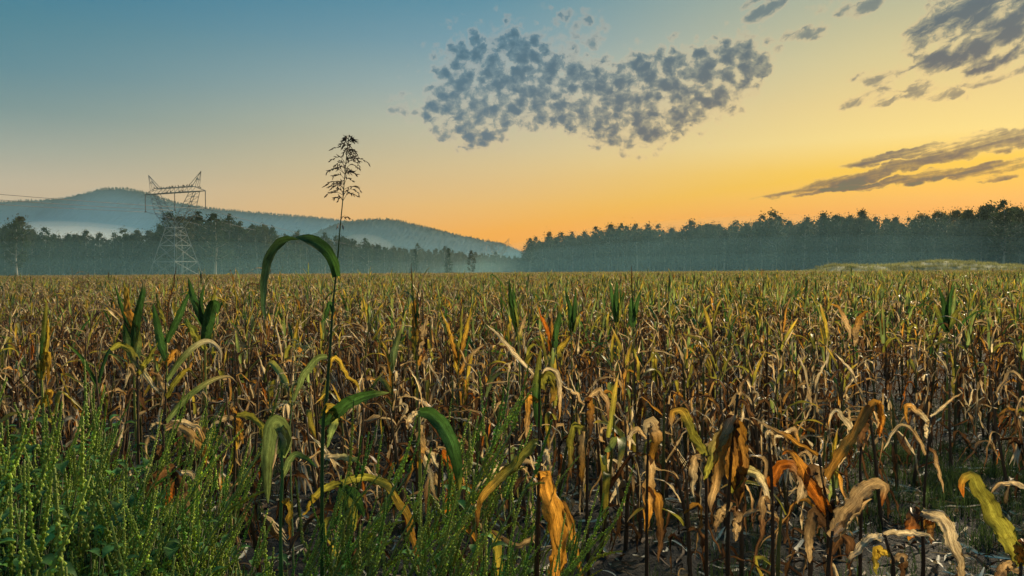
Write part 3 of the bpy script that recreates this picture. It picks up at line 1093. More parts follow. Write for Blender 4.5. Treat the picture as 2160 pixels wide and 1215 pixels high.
def pylon(loc, rz, label, scale=1.0, birds=False):
    root = empty('lattice_pylon', loc, rz)
    root.scale = (scale,) * 3
    HB, HW, HA = 12.5, 19.5, 33.0       # panel joint, waist, crossarm heights
    wb, ww = 7.0, 2.4

    def wid(z):
        return wb + (ww - wb) * z / HW
    for sx in (-1, 1):
        for sy in (-1, 1):
            g = Geo()
            beam(g, (sx * wb, sy * wb, 0), (sx * ww, sy * ww, HW), 0.18)
            link('leg', g.mesh('pylon_leg', M_STEEL, False), root)
    g = Geo()
    for z0, z1 in ((0, 6.2), (6.2, HB), (HB, 16.5), (16.5, HW)):
        for s in (-1, 1):
            a, b = wid(z0), wid(z1)
            beam(g, (-a, s * a, z0), (b, s * b, z1), 0.08)
            beam(g, (a, s * a, z0), (-b, s * b, z1), 0.08)
            beam(g, (s * a, -a, z0), (s * b, b, z1), 0.08)
            beam(g, (s * a, a, z0), (s * b, -b, z1), 0.08)
            beam(g, (-b, s * b, z1), (b, s * b, z1), 0.12)
            beam(g, (s * b, -b, z1), (s * b, b, z1), 0.12)
    link('body_bracing', g.mesh('pylon_bracing', M_STEEL, False), root)
    for s in (-1, 1):
        g = Geo()
        for sy in (-1, 1):
            i0, i1 = (s * 0.5, sy * ww, HW), (s * 8.8, sy * 0.9, HA)
            o0, o1 = (s * ww, sy * ww, HW), (s * 12.2, sy * 0.9, HA)
            om = (s * 9.0, sy * 1.6, HW + 6.0)
            beam(g, i0, i1, 0.15)
            beam(g, o0, om, 0.15)
            beam(g, om, o1, 0.15)
            im = (s * (0.5 + 8.3 * 0.44), sy * 1.65, HW + 6.0)
            lattice(g, (i0, im), (o0, om), 3, 0.08)
            lattice(g, (im, i1), (om, o1), 4, 0.08)
        beam(g, (s * 9.0, -1.6, HW + 6), (s * 9.0, 1.6, HW + 6), 0.11)
        beam(g, (s * 8.8, -.9, HA), (s * 8.8, .9, HA), 0.11)
        link('fork_arm', g.mesh('pylon_fork', M_STEEL, False), root)
    g = Geo()
    L = 16.2
    for sy in (-1, 1):
        beam(g, (-L, 0, HA), (-10.2, sy * 0.9, HA), 0.15)
        beam(g, (-10.2, sy * 0.9, HA), (10.2, sy * 0.9, HA), 0.15)
        beam(g, (10.2, sy * 0.9, HA), (L, 0, HA), 0.15)
        beam(g, (-10.2, sy * 0.9, HA + 2.0), (10.2, sy * 0.9, HA + 2.0), 0.12)
        beam(g, (-L, 0, HA), (-10.2, sy * 0.9, HA + 2.0), 0.08)
        beam(g, (L, 0, HA), (10.2, sy * 0.9, HA + 2.0), 0.08)
        lattice(g, ((-10.2, sy * 0.9, HA), (10.2, sy * 0.9, HA)), ((-10.2, sy * 0.9, HA + 2.0), (10.2, sy * 0.9, HA + 2.0)), 9, 0.08)
    for x in np.linspace(-10.2, 8, 9):
        beam(g, (x, -.9, HA), (x, .9, HA), 0.09)
    link('crossarm', g.mesh('pylon_crossarm', M_STEEL, False), root)
    for s in (-1, 1):
        g = Geo()
        tip = (s * 14.0, 0, HA + 7.6)
        for sy in (-1, 1):
            beam(g, (s * 8.2, sy * 0.9, HA + 2.0), tip, 0.12)
            beam(g, (s * 12.4, sy * 0.6, HA + 1.2), tip, 0.11)
            beam(g, (s * 9.9, sy * 0.8, HA + 1.9), (s * 12.4, 0, HA + 5.2), 0.09)
            beam(g, (s * 11.8, sy * 0.4, HA + 5.0), (s * 13.1, sy * 0.3, HA + 4.2), 0.09)
        link('earth_peak', g.mesh('pylon_peak', M_STEEL, False), root)
    att = []
    for x in (-L + 0.2, 0.0, L - 0.2):
        g = Geo()
        zz = np.linspace(HA - 0.2, HA - 6.6, 60)
        rr = np.where(np.arange(60) % 4 < 2, 0.20, 0.11)
        g.add(*tube(np.stack([np.full(60, x), np.zeros(60), zz], 1), rr, 6))
        beam(g, (x - .45, 0, HA - 6.7), (x + .45, 0, HA - 6.7), 0.22)
        link('insulator_string', g.mesh('insulator_string', M_PORC, False), root)
        att.append((x, 0, HA - 6.8))
    Mx = Matrix.Translation(loc) @ Matrix.Rotation(rz, 4, 'Z') @ Matrix.Scale(scale, 4)
    tag(root, label, 'pylon')
    return [Mx @ Vector(a) for a in att], [Mx @ Vector((s * 14.0, 0, HA + 7.6)) for s in (-1, 1)], Mx


T1 = gx(371, 290)
T2 = gx(1052, 880)
ldir = (T2 - T1).normalized()
RZ = R(-24)
T0 = T1 - ldir * 390
a1, p1, MX1 = pylon(T1, RZ, 'steel lattice pylon rising over the left wood with birds along its crossarm')
a2, p2, _ = pylon(T2, RZ, 'small far lattice pylon in the mist gap between the woods')


def cable(a, b, sag, r, name, label):
    t = np.linspace(0, 1, 40)[:, None]
    P = np.array(a) * (1 - t) + np.array(b) * t
    P[:, 2] -= 4 * sag * (t * (1 - t))[:, 0]
    g = Geo()
    g.add(*tube(P, r, 5))
    o = link(name, g.mesh(name, M_WIRE), None)
    tag(o, label, 'wire', 'power line conductors')


for k in range(3):
    cable(a1[k], a2[k], 13, 0.07, 'power_cable', 'power cable strung between the big pylon and the far pylon')
    cable(a1[k], a1[k] - ldir * 390 * 1.0, 5, 0.075, 'power_cable', 'power cable running left from the big pylon out of view')

# birds on the crossarm
def bird_geo():
    g = Geo()
    P = crom([(0, -0.42, 0.06), (0, -0.2, 0.2), (0, 0.0, 0.34), (0, 0.12, 0.52), (0, 0.17, 0.62), (0, 0.24, 0.66), (0, 0.33, 0.64)], 14)
    r = np.interp(np.linspace(0, 1, 14), [0, 0.15, 0.4, 0.6, 0.74, 0.86, 0.93, 1.0], [0.03, 0.08, 0.17, 0.15, 0.075, 0.075, 0.03, 0.01])
    g.add(*tube(P, r, 7))
    for s in (-1, 1):
        g.add(*tube(np.array([(s * 0.06, 0.0, 0.25), (s * 0.06, 0.02, 0.0)]), 0.02, 4))
    return g


bm_ = bird_geo().mesh('bird_body', M_BIRD)
for k in range(34):
    if k < 22:
        loc = Vector((-9.8 + 19.6 * k / 21 + rng.uniform(-.3, .3), rng.choice((-.9, .9)), 35.1))
    elif k < 30:
        loc = Vector((rng.uniform(-7.5, 7.5), rng.choice((-.9, .9)), 33.12))
    else:
        loc = Vector(((-1) ** k * rng.uniform(10.6, 14.5), 0.0, 33.0))
        loc.z = 33.0 + 2.0 * (16.2 - abs(loc.x)) / 6.0 + 0.1
        loc.y = 0.9 * (16.2 - abs(loc.x)) / 6.0
    b = link('bird', bm_, None, MX1 @ loc)
    b.rotation_euler = (0, 0, rng.uniform(0, 6.28))
    b.scale = (rng.uniform(0.85, 1.1),) * 3
    tag(b, 'dark bird perched on the crossarm of the big pylon', 'bird', 'birds perched on the pylon')

# ------------------------------------------------------------------ corn: leaf library
def leaf_spine(form, r, dry=True):
    n = 18
    L = {'hang': r.uniform(.40, .66), 'arch': r.uniform(.45, .68), 'up': r.uniform(.32, .5), 'broken': r.uniform(.42, .62)}[form]
    s = np.linspace(0, L, n)
    if form == 'hang':
        k, w = L * r.uniform(.10, .34), L * r.uniform(.010, .05)
        th = R(r.uniform(25, 70)) + (R(r.uniform(-104, -78)) - R(48)) / (1 + np.exp(-(s - k) / w))
    elif form == 'arch':
        th = R(r.uniform(50, 72)) - R(r.uniform(80, 140)) * (s / L) ** r.uniform(.8, 1.6)
    elif form == 'up':
        th = R(r.uniform(68, 84)) - R(r.uniform(5, 40)) * (s / L) ** 1.5
    else:
        k, w = L * r.uniform(.28, .5), L * 0.012
        th = R(r.uniform(40, 75)) + R(r.uniform(-135, -85)) / (1 + np.exp(-(s - k) / w))
    jig = .17 if dry else .05
    th = th + np.array([r.gauss(0, jig) for _ in range(n)])
    dsl = L / (n - 1)
    yaw = np.cumsum(np.array([r.gauss(0, .15 if dry else .06) for _ in range(n)]))
    Tn = np.stack([np.cos(th) * np.cos(yaw), np.cos(th) * np.sin(yaw), np.sin(th)], 1)
    P = np.vstack([[0, 0, 0], np.cumsum(Tn[:-1] * dsl, axis=0)])
    tw = np.linspace(0, 1, n) ** 1.3 * r.uniform(-2.4, 2.4) * {'hang': 1.0, 'arch': .5, 'up': .35, 'broken': .6}[form]
    T = tangents(P)
    S0 = np.tile([0.0, 1.0, 0.0], (n, 1))
    S0 = S0 - T * (S0 * T).sum(1, keepdims=True)
    S0 /= np.linalg.norm(S0, axis=1, keepdims=True)
    N0 = np.cross(T, S0)
    return P, S0 * np.cos(tw)[:, None] + N0 * np.sin(tw)[:, None], L


def wprof(n, w, r=rng, ragged=0.0):
    t = np.linspace(0, 1, n)
    p_ = np.interp(t, [0, .08, .3, .6, .85, .96, 1], [.62, .8, 1, .86, .5, .22, .03])
    q_ = np.array([r.uniform(-1, 1) for _ in range(n + 2)])
    return w * p_ * (1 + ragged * (.3 * q_[:-2] + .7 * q_[1:-1] + .3 * q_[2:]))


SCHEME = {'tan': ('tan', 'straw', None), 'pale': ('straw', 'tan', None), 'brown': ('brown', 'umber', None), 'gold': ('gold', 'tan', 'brown'), 'rust': ('rust', 'brown', None),
          'olive': ('olive', 'yellow', 'tan'), 'green': ('green', 'green', 'olive'), 'mottle': ('tan', 'brown', None), 'paleg': ('paleg', 'olive', 'tan')}
SCHEME['low'] = ('umber', 'brown', None)
LIB = {}
lr = random.Random(11)
for form in ('hang', 'arch', 'up', 'broken'):
    for cs_ in SCHEME:
        if form == 'broken' and cs_ in ('rust', 'paleg'):
            continue
        LIB[form, cs_] = []
        for k in range(4):
            fresh = cs_ in ('green', 'olive', 'paleg')
            P, S, L = leaf_spine(form, lr, not fresh)
            w = wprof(18, lr.uniform(.020, .032), lr, 0.03) if fresh else wprof(18, lr.uniform(.011, .025), lr, 0.28)
            g = Geo()
            cv = lr.uniform(.3, .7) if fresh else np.clip(np.interp(np.linspace(0, 1, 18), [0, .4, 1], [lr.uniform(.6, 1.2), lr.uniform(.7, 2.2), lr.uniform(1.0, 2.6)]), .1, 2.7)
            g.add(*ribbon(P, S, w, cv, lr.uniform(0, .25), 4, .35 if fresh else .8, blend_cols(18, *SCHEME[cs_], r=lr), lr.uniform(0, 6), 0 if fresh else .3))
            LIB[form, cs_].append((g, g.mesh('corn_leaf', M_LEAF)))

STALKS = []
for k in range(6):
    r = random.Random(k + 90)
    n = 22
    z = np.linspace(-0.03, 1, n)
    P = np.stack([0.02 * np.sin(z * 3 + k), 0.02 * np.cos(z * 2.2 + k), z], 1)
    P[:, :2] -= P[0, :2]
    rad = np.interp(z, [0, .5, 1], [.0135, .010, .0045]) * (1 + .22 * (np.arange(n) % 3 == 0))
    c = np.array([col('umber') * 1.3 * (1 - t) + (col('brown') * 1.1 if k % 3 else col('olive') * .6) * t for t in np.linspace(0, 1, n)])
    g = Geo()
    g.add(*tube(P, rad, 6, c))
    STALKS.append((g, g.mesh('corn_stalk', M_STALK)))
TASSEL = []
for k in range(4):
    r = random.Random(k + 40)
    g = Geo()
    for j in range(1 if k < 2 else 5):
        a, sp = r.uniform(0, 6.28), 0.0 if j == 0 else r.uniform(.15, .5)
        l = r.uniform(.16, .26) * (1 if j == 0 else .7)
        P = crom([(0, 0, 0), (math.cos(a) * sp * l * .4, math.sin(a) * sp * l * .4, l * .55), (math.cos(a) * sp * l, math.sin(a) * sp * l, l * .95)], 6)
        g.add(*tube(P, np.linspace(.005, .0022, 6), 4, col('brown') * 0.8))
    TASSEL.append((g, g.mesh('corn_tassel', M_STALK)))
EARS = []
for k in range(3):
    r = random.Random(k + 60)
    g = Geo()
    zz = np.linspace(0, 1, 9)
    P = np.stack([0.05 + 0.09 * zz, 0 * zz, 0.03 - 0.19 * zz], 1)
    g.add(*tube(P, .024 * np.sin(np.clip(zz * 2.7 + .35, 0, 3.1)) + .003, 7, col('tan') * np.linspace(.8, 1.2, 9)[:, None]))
    for j in range(3):
        S = np.tile([0.2 * j - .2, 1, 0.0], (5, 1))
        Q = crom([(0.05, .012 * (j - 1), .03), (.10 + .02 * j, .02 * (j - 1), -.07), (.16 + .02 * j, .045 * (j - 1), -.17)], 5)
        g.add(*ribbon(Q, S, np.array([.01, .02, .018, .012, .001]), 1.2, 0, 2, .5, np.tile(col('straw') * r.uniform(.7, 1), (5, 1))))
    EARS.append((g, g.mesh('corn_ear', M_LEAF)))

PALS = {'low': [('low', 5), ('brown', 4), ('mottle', 1.2), ('rust', .6), ('tan', .5)],
        'dry': [('mottle', 4), ('tan', 3.5), ('brown', 6), ('pale', 1.8), ('gold', 1.2), ('rust', .6)],
        'mid': [('mottle', 2), ('tan', 3), ('brown', 2.5), ('pale', 1.8), ('gold', 1), ('olive', 2.6), ('paleg', .6)],
        'top': [('olive', 4), ('tan', 1.8), ('pale', .8), ('gold', .8), ('paleg', 1.6), ('green', .8)],
        'fresh': [('green', 4), ('olive', 2), ('paleg', 1)]}


def pick(r, lst):
    t = r.uniform(0, sum(b for a, b in lst))
    for a, b in lst:
        t -= b
        if t <= 0:
            return a
    return lst[-1][0]


def recipe(kind, h, r, nleaf=None):
    """(part name, Geo, mesh, matrix) for one corn plant standing at the origin"""
    out = []
    st = r.choice(STALKS)
    out.append(('stalk',) + st + (Matrix.Rotation(r.uniform(0, 6.28), 4, 'Z') @ Matrix.Diagonal((1.0, 1.0, h, 1)),))
    n = nleaf or r.randint(8, 11)
    az0 = r.uniform(0, 6.28)
    for i in range(n):
        t = (i + .5) / n
        z = h * (.12 + .86 * t)
        a = az0 + (i % 2) * math.pi + r.gauss(0, .45)
        if kind == 'dry':
            form = pick(r, [('hang', 8), ('broken', 2), ('arch', .8)]) if t < .8 else pick(r, [('hang', 3), ('broken', 2.5), ('arch', 1), ('up', 1.2)])
            cs_ = pick(r, PALS['dry'] if t > .45 else PALS['low'])
        elif kind == 'tan':
            form = pick(r, [('hang', 7), ('broken', 1.5), ('arch', 1)]) if t < .62 else pick(r, [('arch', 2.5), ('up', 3), ('hang', 1), ('broken', 1)])
            cs_ = pick(r, PALS['low']) if t < .42 else pick(r, PALS['mid'])
        elif kind == 'greenish':
            form = pick(r, [('hang', 5), ('arch', 2)]) if t < .5 else pick(r, [('arch', 2), ('up', 4)])
            cs_ = pick(r, PALS['low']) if t < .35 else pick(r, PALS['mid']) if t < .6 else pick(r, PALS['top'])
        else:
            form = pick(r, [('hang', 4), ('arch', 2)]) if t < .45 else pick(r, [('arch', 1), ('up', 4)])
            cs_ = pick(r, PALS['dry']) if t < .45 else pick(r, PALS['fresh'])
        g, me = r.choice(LIB[form, cs_])if (form, cs_) in LIB else r.choice(LIB['hang', cs_])
        sz = r.uniform(.75, 1.1) * (.72 + .5 * math.sin(math.pi * min(1, t * .9 + .1))) * min(1.0, .45 + h * .45)
        M = Matrix.Translation((0, 0, z)) @ Matrix.Rotation(a, 4, 'Z') @ Matrix.Translation((.007, 0, 0)) @ Matrix.Rotation(r.gauss(0, .12), 4, 'X') @ Matrix.Scale(sz, 4)
        out.append(('leaf', g, me, M))
    if kind != 'dry' and r.random() < .7 or r.random() < .12:
        g, me = r.choice(TASSEL)
        out.append(('tassel', g, me, Matrix.Translation((0, 0, h * .99)) @ Matrix.Scale(r.uniform(.7, 1.2), 4)))
    if r.random() < .35:
        g, me = r.choice(EARS)
        out.append(('ear', g, me, Matrix.Translation((0, 0, h * r.uniform(.35, .55))) @ Matrix.Rotation(r.uniform(0, 6.28), 4, 'Z')))
    return out


# ------------------------------------------------------------------ hero plants seen one by one in the foreground
HERO_BASES = []
VIEW = Vector((0, 1, 0))


def blade(pts, d, wpx, c, curl=.7, tw=None, n=30, wave=None, fold=.1, ragged=None):
    """one blade through measured points: (px, py[, metres further away])"""
    W_ = np.array([list(at(p_[0], p_[1], d + (p_[2] if len(p_) > 2 else 0.0))) for p_ in pts])
    # give the blade its own depth: it leans out of the picture plane as it goes
    green = c in ('green', 'paleg') or c[0] in ('green', 'paleg', 'greyg')
    if tw is None:
        tw = (rng.uniform(-.3, .3), rng.uniform(-.6, .6) if not green else rng.uniform(-.4, .4))
    wave = (.22 if green else .5) if wave is None else wave
    ragged = (.03 if green else .17) if ragged is None else ragged
    P = crom(W_, n, .9 if green else .6)
    jit = np.array([[rng.gauss(0, 1) for _ in range(3)] for _ in range(n + 4)])
    jit = (jit[:-4] + 2 * jit[1:-3] + 3 * jit[2:-2] + 2 * jit[3:-1] + jit[4:]) / 4.4
    P = P + jit * (.0010 if green else .0030)
    T = tangents(P)
    vd = P - np.array(CAM_P)
    vd /= np.linalg.norm(vd, axis=1, keepdims=True)
    S = np.cross(T, vd)
    S /= np.maximum(np.linalg.norm(S, axis=1, keepdims=True), 1e-6)
    for i in range(1, n):
        if (S[i] * S[i - 1]).sum() < 0:
            S[i] = -S[i]
    N = np.cross(T, S)
    a = np.interp(np.linspace(0, 1, n), *tw) if isinstance(tw[0], (list, tuple)) else np.linspace(tw[0], tw[1], n)
    S = S * np.cos(a)[:, None] + N * np.sin(a)[:, None]
    w = wprof(n, wpx * .5 * d / F * 1.12, rng, ragged)
    cl = SCHEME[c] if c in SCHEME else c
    return ribbon(P, S, w, curl * (.9 if green else 1.0), fold, 8, wave, blend_cols(n, *cl), rng.uniform(0, 6), .04 if green else .22)


def hero(label, d, base_px, stalk, leaves, r0=.011, scol='umber', name='corn_plant', cat='corn plant', group=None, bd=None):
    base = gx(base_px, bd or d)
    root = empty(name, base)
    HERO_BASES.append((base.x, base.y, d, base_px))
    inv = np.array(base)
    P = np.vstack([[0, 0, -0.03]] + [np.array(at(a, b, d)) - inv for a, b in stalk])
    n = 16
    g = Geo()
    P = crom(P, n)
    rad = np.linspace(r0, r0 * .45, n) * (1 + .22 * (np.arange(n) % 3 == 0))
    g.add(*tube(P, rad, 7, np.tile(col(scol) * 1.1, (n, 1))))
    link('stalk', g.mesh('stalk', M_STALK), root)
    for lf in leaves:
        pts, wpx, c = lf[:3]
        kw = lf[3] if len(lf) > 3 else {}
        g = Geo()
        v, f, uv, cc = blade(pts, d, wpx, c, **kw)
        g.add(v - inv, f, uv, cc)
        link('leaf', g.mesh('leaf', M_LEAF), root)
    tag(root, label, cat, group)
    return root


def k(**kw):
    return kw


hero('corn plant with a wide golden-brown leaf hanging straight down at the bottom middle', 2.7, 1130, [(1132, 1200), (1136, 1060), (1139, 930)], [
    ([(1138, 1012), (1148, 1005, -.02), (1163, 1060, -.05), (1180, 1135, -.06), (1172, 1225, -.04), (1168, 1290)], 46, ('gold', 'gold', 'brown'), k(curl=.6, tw=(0, .5))),
    ([(1138, 934), (1122, 936, -.03), (1085, 982, -.08), (1040, 1026, -.12), (1012, 1060, -.12), (1008, 1110, -.12)], 24, ('olive', 'gold', 'brown'), k(curl=.6)),
    ([(1140, 1040), (1188, 1075, .12), (1210, 1150, .14), (1236, 1235, .13)], 28, ('brown', 'gold', None), k(curl=1.1)),
    ([(1130, 1130), (1095, 1150), (1062, 1140), (1030, 1115)], 16, 'mottle', k(curl=1.3)),
    ([(1136, 960), (1150, 950), (1160, 985), (1158, 1010)], 13, 'pale', k(curl=1.0))], .012)
hero('corn stalk holding one upright dark green blade and a long pale diagonal leaf', 4.5, 1134, [(1136, 960), (1138, 860), (1140, 780)], [
    ([(1137, 900), (1131, 830), (1136, 770), (1141, 733)], 18, ('green', 'olive', None), k(curl=.4)),
    ([(1128, 790), (1090, 752), (1050, 705), (1024, 684)], 11, ('straw', 'straw', None), k(curl=.8)),
    ([(1140, 795), (1152, 779), (1172, 784), (1181, 815), (1180, 890)], 13, ('straw', 'gold', None), k(curl=.8)),
    ([(1140, 820), (1156, 790), (1168, 820), (1160, 855)], 22, ('olive', 'gold', 'brown'), k(curl=.4)),
    ([(1134, 850), (1118, 836), (1112, 880), (1110, 930)], 16, 'gold')])
hero('dry corn stalk with two stacked straw leaves hanging like a long ribbon', 3.6, 1362, [(1364, 1150), (1365, 1010), (1368, 905)], [
    ([(1364, 915), (1370, 893), (1384, 925), (1372, 980)], 30, ('straw', 'gold', None), k(curl=.9)),
    ([(1366, 960), (1374, 985), (1370, 1050), (1364, 1130)], 30, ('tan', 'gold', None), k(curl=.7)),
    ([(1366, 1030), (1388, 1050), (1394, 1120), (1390, 1185)], 20, ('gold', 'brown', None), k(curl=.8)),
    ([(1364, 925), (1345, 905), (1328, 920), (1326, 950)], 12, 'tan')])
hero('thick bundle of brown and gold dead corn leaves hanging round one stalk', 3.3, 1536, [(1535, 1150), (1540, 1000), (1556, 832)], [
    ([(1548, 875), (1538, 905), (1546, 985), (1560, 1065)], 42, ('brown', 'gold', 'brown'), k(curl=.7)),
    ([(1542, 890), (1522, 945, -.05), (1508, 1030, -.06), (1500, 1085, -.05)], 30, ('gold', 'tan', 'brown'), k(curl=.7)),
    ([(1548, 870), (1514, 925, -.03), (1494, 985, -.05), (1488, 1012)], 30, ('tan', 'olive', None), k(curl=.8)),
    ([(1552, 890), (1566, 950, -.03), (1560, 1020), (1553, 1080)], 28, ('gold', 'brown', None), k(curl=.8)),
    ([(1550, 870), (1558, 830), (1578, 786)], 12, ('tan', 'brown', None), k(curl=1.3)),
    ([(1552, 860), (1566, 845), (1590, 880), (1612, 925)], 12, ('brown', 'umber', None), k(curl=1.3)),
    ([(1543, 1040), (1568, 998), (1598, 1000), (1618, 1040), (1626, 1078)], 24, ('olive', 'straw', 'tan'), k(curl=.8)),
    ([(1538, 1060), (1522, 1085), (1510, 1120)], 22, ('tan', 'brown', None)),
    ([(1540, 1070), (1556, 1090), (1552, 1140)], 22, ('brown', 'tan', None))], .012)
hero('corn stalk with a bright orange leaf slanting down to the right', 3.2, 1752, [(1748, 1180), (1744, 1070), (1728, 958)], [
    ([(1745, 1085), (1712, 1024), (1678, 968), (1660, 950), (1650, 962)], 30, ('rust', 'gold', 'rust'), k(curl=.6)),
    ([(1728, 962), (1668, 926), (1600, 890), (1584, 880)], 12, ('gold', 'straw', None), k(curl=.9)),
    ([(1744, 1040), (1722, 990), (1706, 1000), (1700, 1035)], 26, ('tan', 'brown', None), k(curl=.9)),
    ([(1746, 1110), (1716, 1080), (1706, 1130), (1712, 1190)], 30, ('brown', 'tan', None), k(curl=.9)),
    ([(1748, 1100), (1762, 1060), (1760, 1110), (1756, 1170)], 26, ('umber', 'brown', None), k(curl=1.2))])
hero('corn stalk with an arched gold and straw leaf folded over its top', 3.3, 1630, [(1630, 1150), (1628, 1020), (1622, 915)], [
    ([(1630, 1030), (1628, 1010), (1642, 984), (1672, 980), (1692, 1010), (1684, 1065)], 26, ('rust', 'straw', 'tan'), k(curl=.7)),
    ([(1624, 920), (1648, 918), (1674, 904), (1684, 925), (1684, 945)], 11, ('straw', 'gold', None)),
    ([(1626, 960), (1618, 914), (1630, 912), (1634, 945)], 13, 'pale', k(curl=1.1)),
    ([(1630, 1060), (1612, 1050), (1606, 1090), (1608, 1140)], 18, 'mottle')])
hero('dry plant with a long golden leaf bent double high above the gap', 3.7, 1816, [(1816, 1050), (1814, 980), (1818, 935)], [
    ([(1742, 1012, -.2), (1770, 960, -.15), (1806, 905, -.06), (1838, 852), (1850, 846, .02), (1860, 872, .02), (1850, 918, .02)], 24, ('gold', 'gold', 'tan'), k(curl=.6)),
    ([(1836, 855), (1826, 880), (1816, 920), (1812, 950)], 28, ('brown', 'brown', None), k(curl=.8)),
    ([(1817, 950), (1790, 900), (1766, 868), (1752, 876), (1751, 900)], 14, ('straw', 'straw', 'gold'), k(curl=.8)),
    ([(1855, 850), (1862, 880), (1856, 925)], 16, ('gold', 'rust', None))])
hero('thin bare corn stalk with pale leaf stubs spread like antlers at right', 4.2, 1950, [(1950, 1040), (1957, 950), (1963, 880)], [
    ([(1962, 895), (1944, 874), (1920, 856), (1911, 858), (1912, 892)], 13, ('straw', 'gold', None), k(curl=.8)),
    ([(1963, 880), (1990, 856), (2016, 836), (2034, 829)], 8, ('straw', 'tan', None), k(curl=1.2)),
    ([(1953, 960), (1930, 915), (1905, 898), (1884, 912), (1862, 950)], 10, ('tan', 'straw', None), k(curl=1.2)),
    ([(1956, 940), (1972, 960), (1984, 1010), (1990, 1040)], 11, ('brown', 'tan', None), k(curl=1.2)),
    ([(1962, 890), (1956, 900), (1954, 925)], 14, ('straw', 'straw', None))], .009)
hero('corn plant with a broad grey-brown leaf folded down beside an orange scrap', 2.9, 1742, [(1744, 1250), (1750, 1180), (1756, 1120)], [
    ([(1752, 1135), (1785, 1078), (1825, 1028), (1852, 1018), (1868, 1030), (1864, 1068)], 38, ('tan', 'tan', 'rust'), k(curl=.6)),
    ([(1754, 1130), (1790, 1100), (1828, 1060), (1838, 1050)], 22, ('straw', 'tan', None), k(curl=1.1)),
    ([(1750, 1170), (1776, 1130), (1792, 1150), (1790, 1200)], 22, ('brown', 'umber', None))])
hero('low corn plant with a pale leaf stretched sideways near the bottom right', 2.6, 1884, [(1884, 1215), (1880, 1180), (1866, 1128)], [
    ([(1866, 1128), (1905, 1124, -.03), (1945, 1126, -.05), (1972, 1138, -.05)], 15, ('straw', 'straw', None), k(curl=.9)),
    ([(1866, 1130), (1836, 1138, -.02), (1804, 1170, -.06), (1784, 1192, -.08)], 20, ('straw', 'tan', 'rust'), k(curl=.7)),
    ([(1876, 1170), (1850, 1160), (1846, 1215)], 18, ('yellow', 'olive', None)),
    ([(1878, 1190), (1910, 1172), (1896, 1230)], 20, ('tan', 'brown', None))])
hero('corn plant with drooping tan leaf and a short tattered orange one, bottom right', 2.9, 1950, [(1948, 1200), (1946, 1130), (1944, 1080)], [
    ([(1945, 1084), (1928, 1082), (1920, 1108), (1916, 1140)], 30, ('brown', 'rust', 'gold'), k(curl=.6)),
    ([(1944, 1078), (1985, 1092, -.04), (2008, 1145, -.06), (2022, 1190, -.05), (2032, 1240, -.03)], 32, ('straw', 'tan', 'brown'), k(curl=.9)),
    ([(1945, 1085), (1975, 1080), (1992, 1104), (2002, 1112)], 12, 'pale'),
    ([(1946, 1110), (1962, 1100), (1966, 1150)], 18, ('gold', 'brown', None))])
hero('corn plant with a broad yellow-green blade leaning in from the right edge', 2.5, 2148, [(2150, 1280), (2152, 1230), (2154, 1185)], [
    ([(2152, 1195), (2132, 1145), (2092, 1078, -.03), (2056, 1010, -.06), (2040, 1002, -.06), (2030, 1020, -.05), (2031, 1045, -.05)], 40, ('olive', 'olive', 'rust'), k(curl=.5, ragged=.03)),
    ([(2154, 1190), (2150, 1150), (2166, 1140)], 24, ('rust', 'brown', None)),
    ([(2190, 1034), (2140, 1021), (2106, 1026), (2082, 1044)], 13, 'pale', k(curl=1.0)),
    ([(2152, 1200), (2120, 1195), (2096, 1240)], 24, 'mottle')])
hero('corn stalk with one curled rust-orange leaf hanging beside the weeds', 3.3, 926, [(926, 1150), (925, 1040), (930, 948)], [
    ([(930, 950), (944, 968), (956, 1004, -.03), (948, 1060, -.04), (938, 1092), (950, 1118)], 24, ('rust', 'rust', 'brown'), k(curl=.7)),
    ([(928, 990), (905, 955), (888, 946), (884, 975)], 13, ('straw', 'tan', None)),
    ([(927, 1030), (912, 990), (900, 1050), (904, 1110)], 14, 'mottle')])
hero('corn stalk bearing a gold-green leaf bent over its tip, half way right', 3.8, 1490, [(1490, 1100), (1489, 1010), (1486, 955)], [
    ([(1487, 962), (1470, 932), (1450, 888), (1437, 866), (1420, 870), (1416, 902)], 24, ('olive', 'gold', 'tan'), k(curl=.6)),
    ([(1488, 975), (1470, 960), (1462, 1000), (1464, 1050)], 18, 'tan'),
    ([(1488, 990), (1504, 960), (1512, 1000)], 14, 'brown')])
hero('tall dry stalk whose brown leaves hang as a long narrow sheath', 4.1, 1240, [(1238, 1080), (1238, 960), (1236, 846)], [
    ([(1237, 850), (1246, 842), (1248, 880), (1240, 930)], 20, ('gold', 'brown', None), k(curl=.8)),
    ([(1237, 900), (1230, 935), (1228, 980), (1226, 1020)], 24, ('tan', 'gold', 'brown'), k(curl=.8)),
    ([(1238, 905), (1212, 900), (1204, 950), (1206, 1010)], 17, ('olive', 'brown', None), k(curl=.9)),
    ([(1237, 860), (1215, 830), (1186, 812)], 9, 'tan', k(curl=1.2)),
    ([(1237, 850), (1262, 820), (1282, 850), (1284, 890)], 14, 'mottle')])
hero('green-leaved corn plant with steep blades, left of three on the left side', 6.4, 284, [(284, 860), (283, 760), (284, 690)], [
    ([(282, 740), (288, 680), (302, 610), (298, 584)], 16, ('green', 'green', 'tan'), k(curl=.5)),
    ([(281, 760), (268, 720), (264, 670)], 16, ('paleg', 'green', None), k(curl=.4)),
    ([(284, 770), (292, 720), (290, 690)], 16, ('paleg', 'olive', None), k(curl=.4)),
    ([(282, 720), (258, 650), (242, 602)], 9, ('green', 'green', None), k(curl=.7)),
    ([(282, 710), (260, 672), (230, 648), (208, 634)], 8, ('gold', 'tan', None)),
    ([(284, 700), (268, 645), (262, 590)], 16, ('gold', 'olive', None))], .012, 'olive')
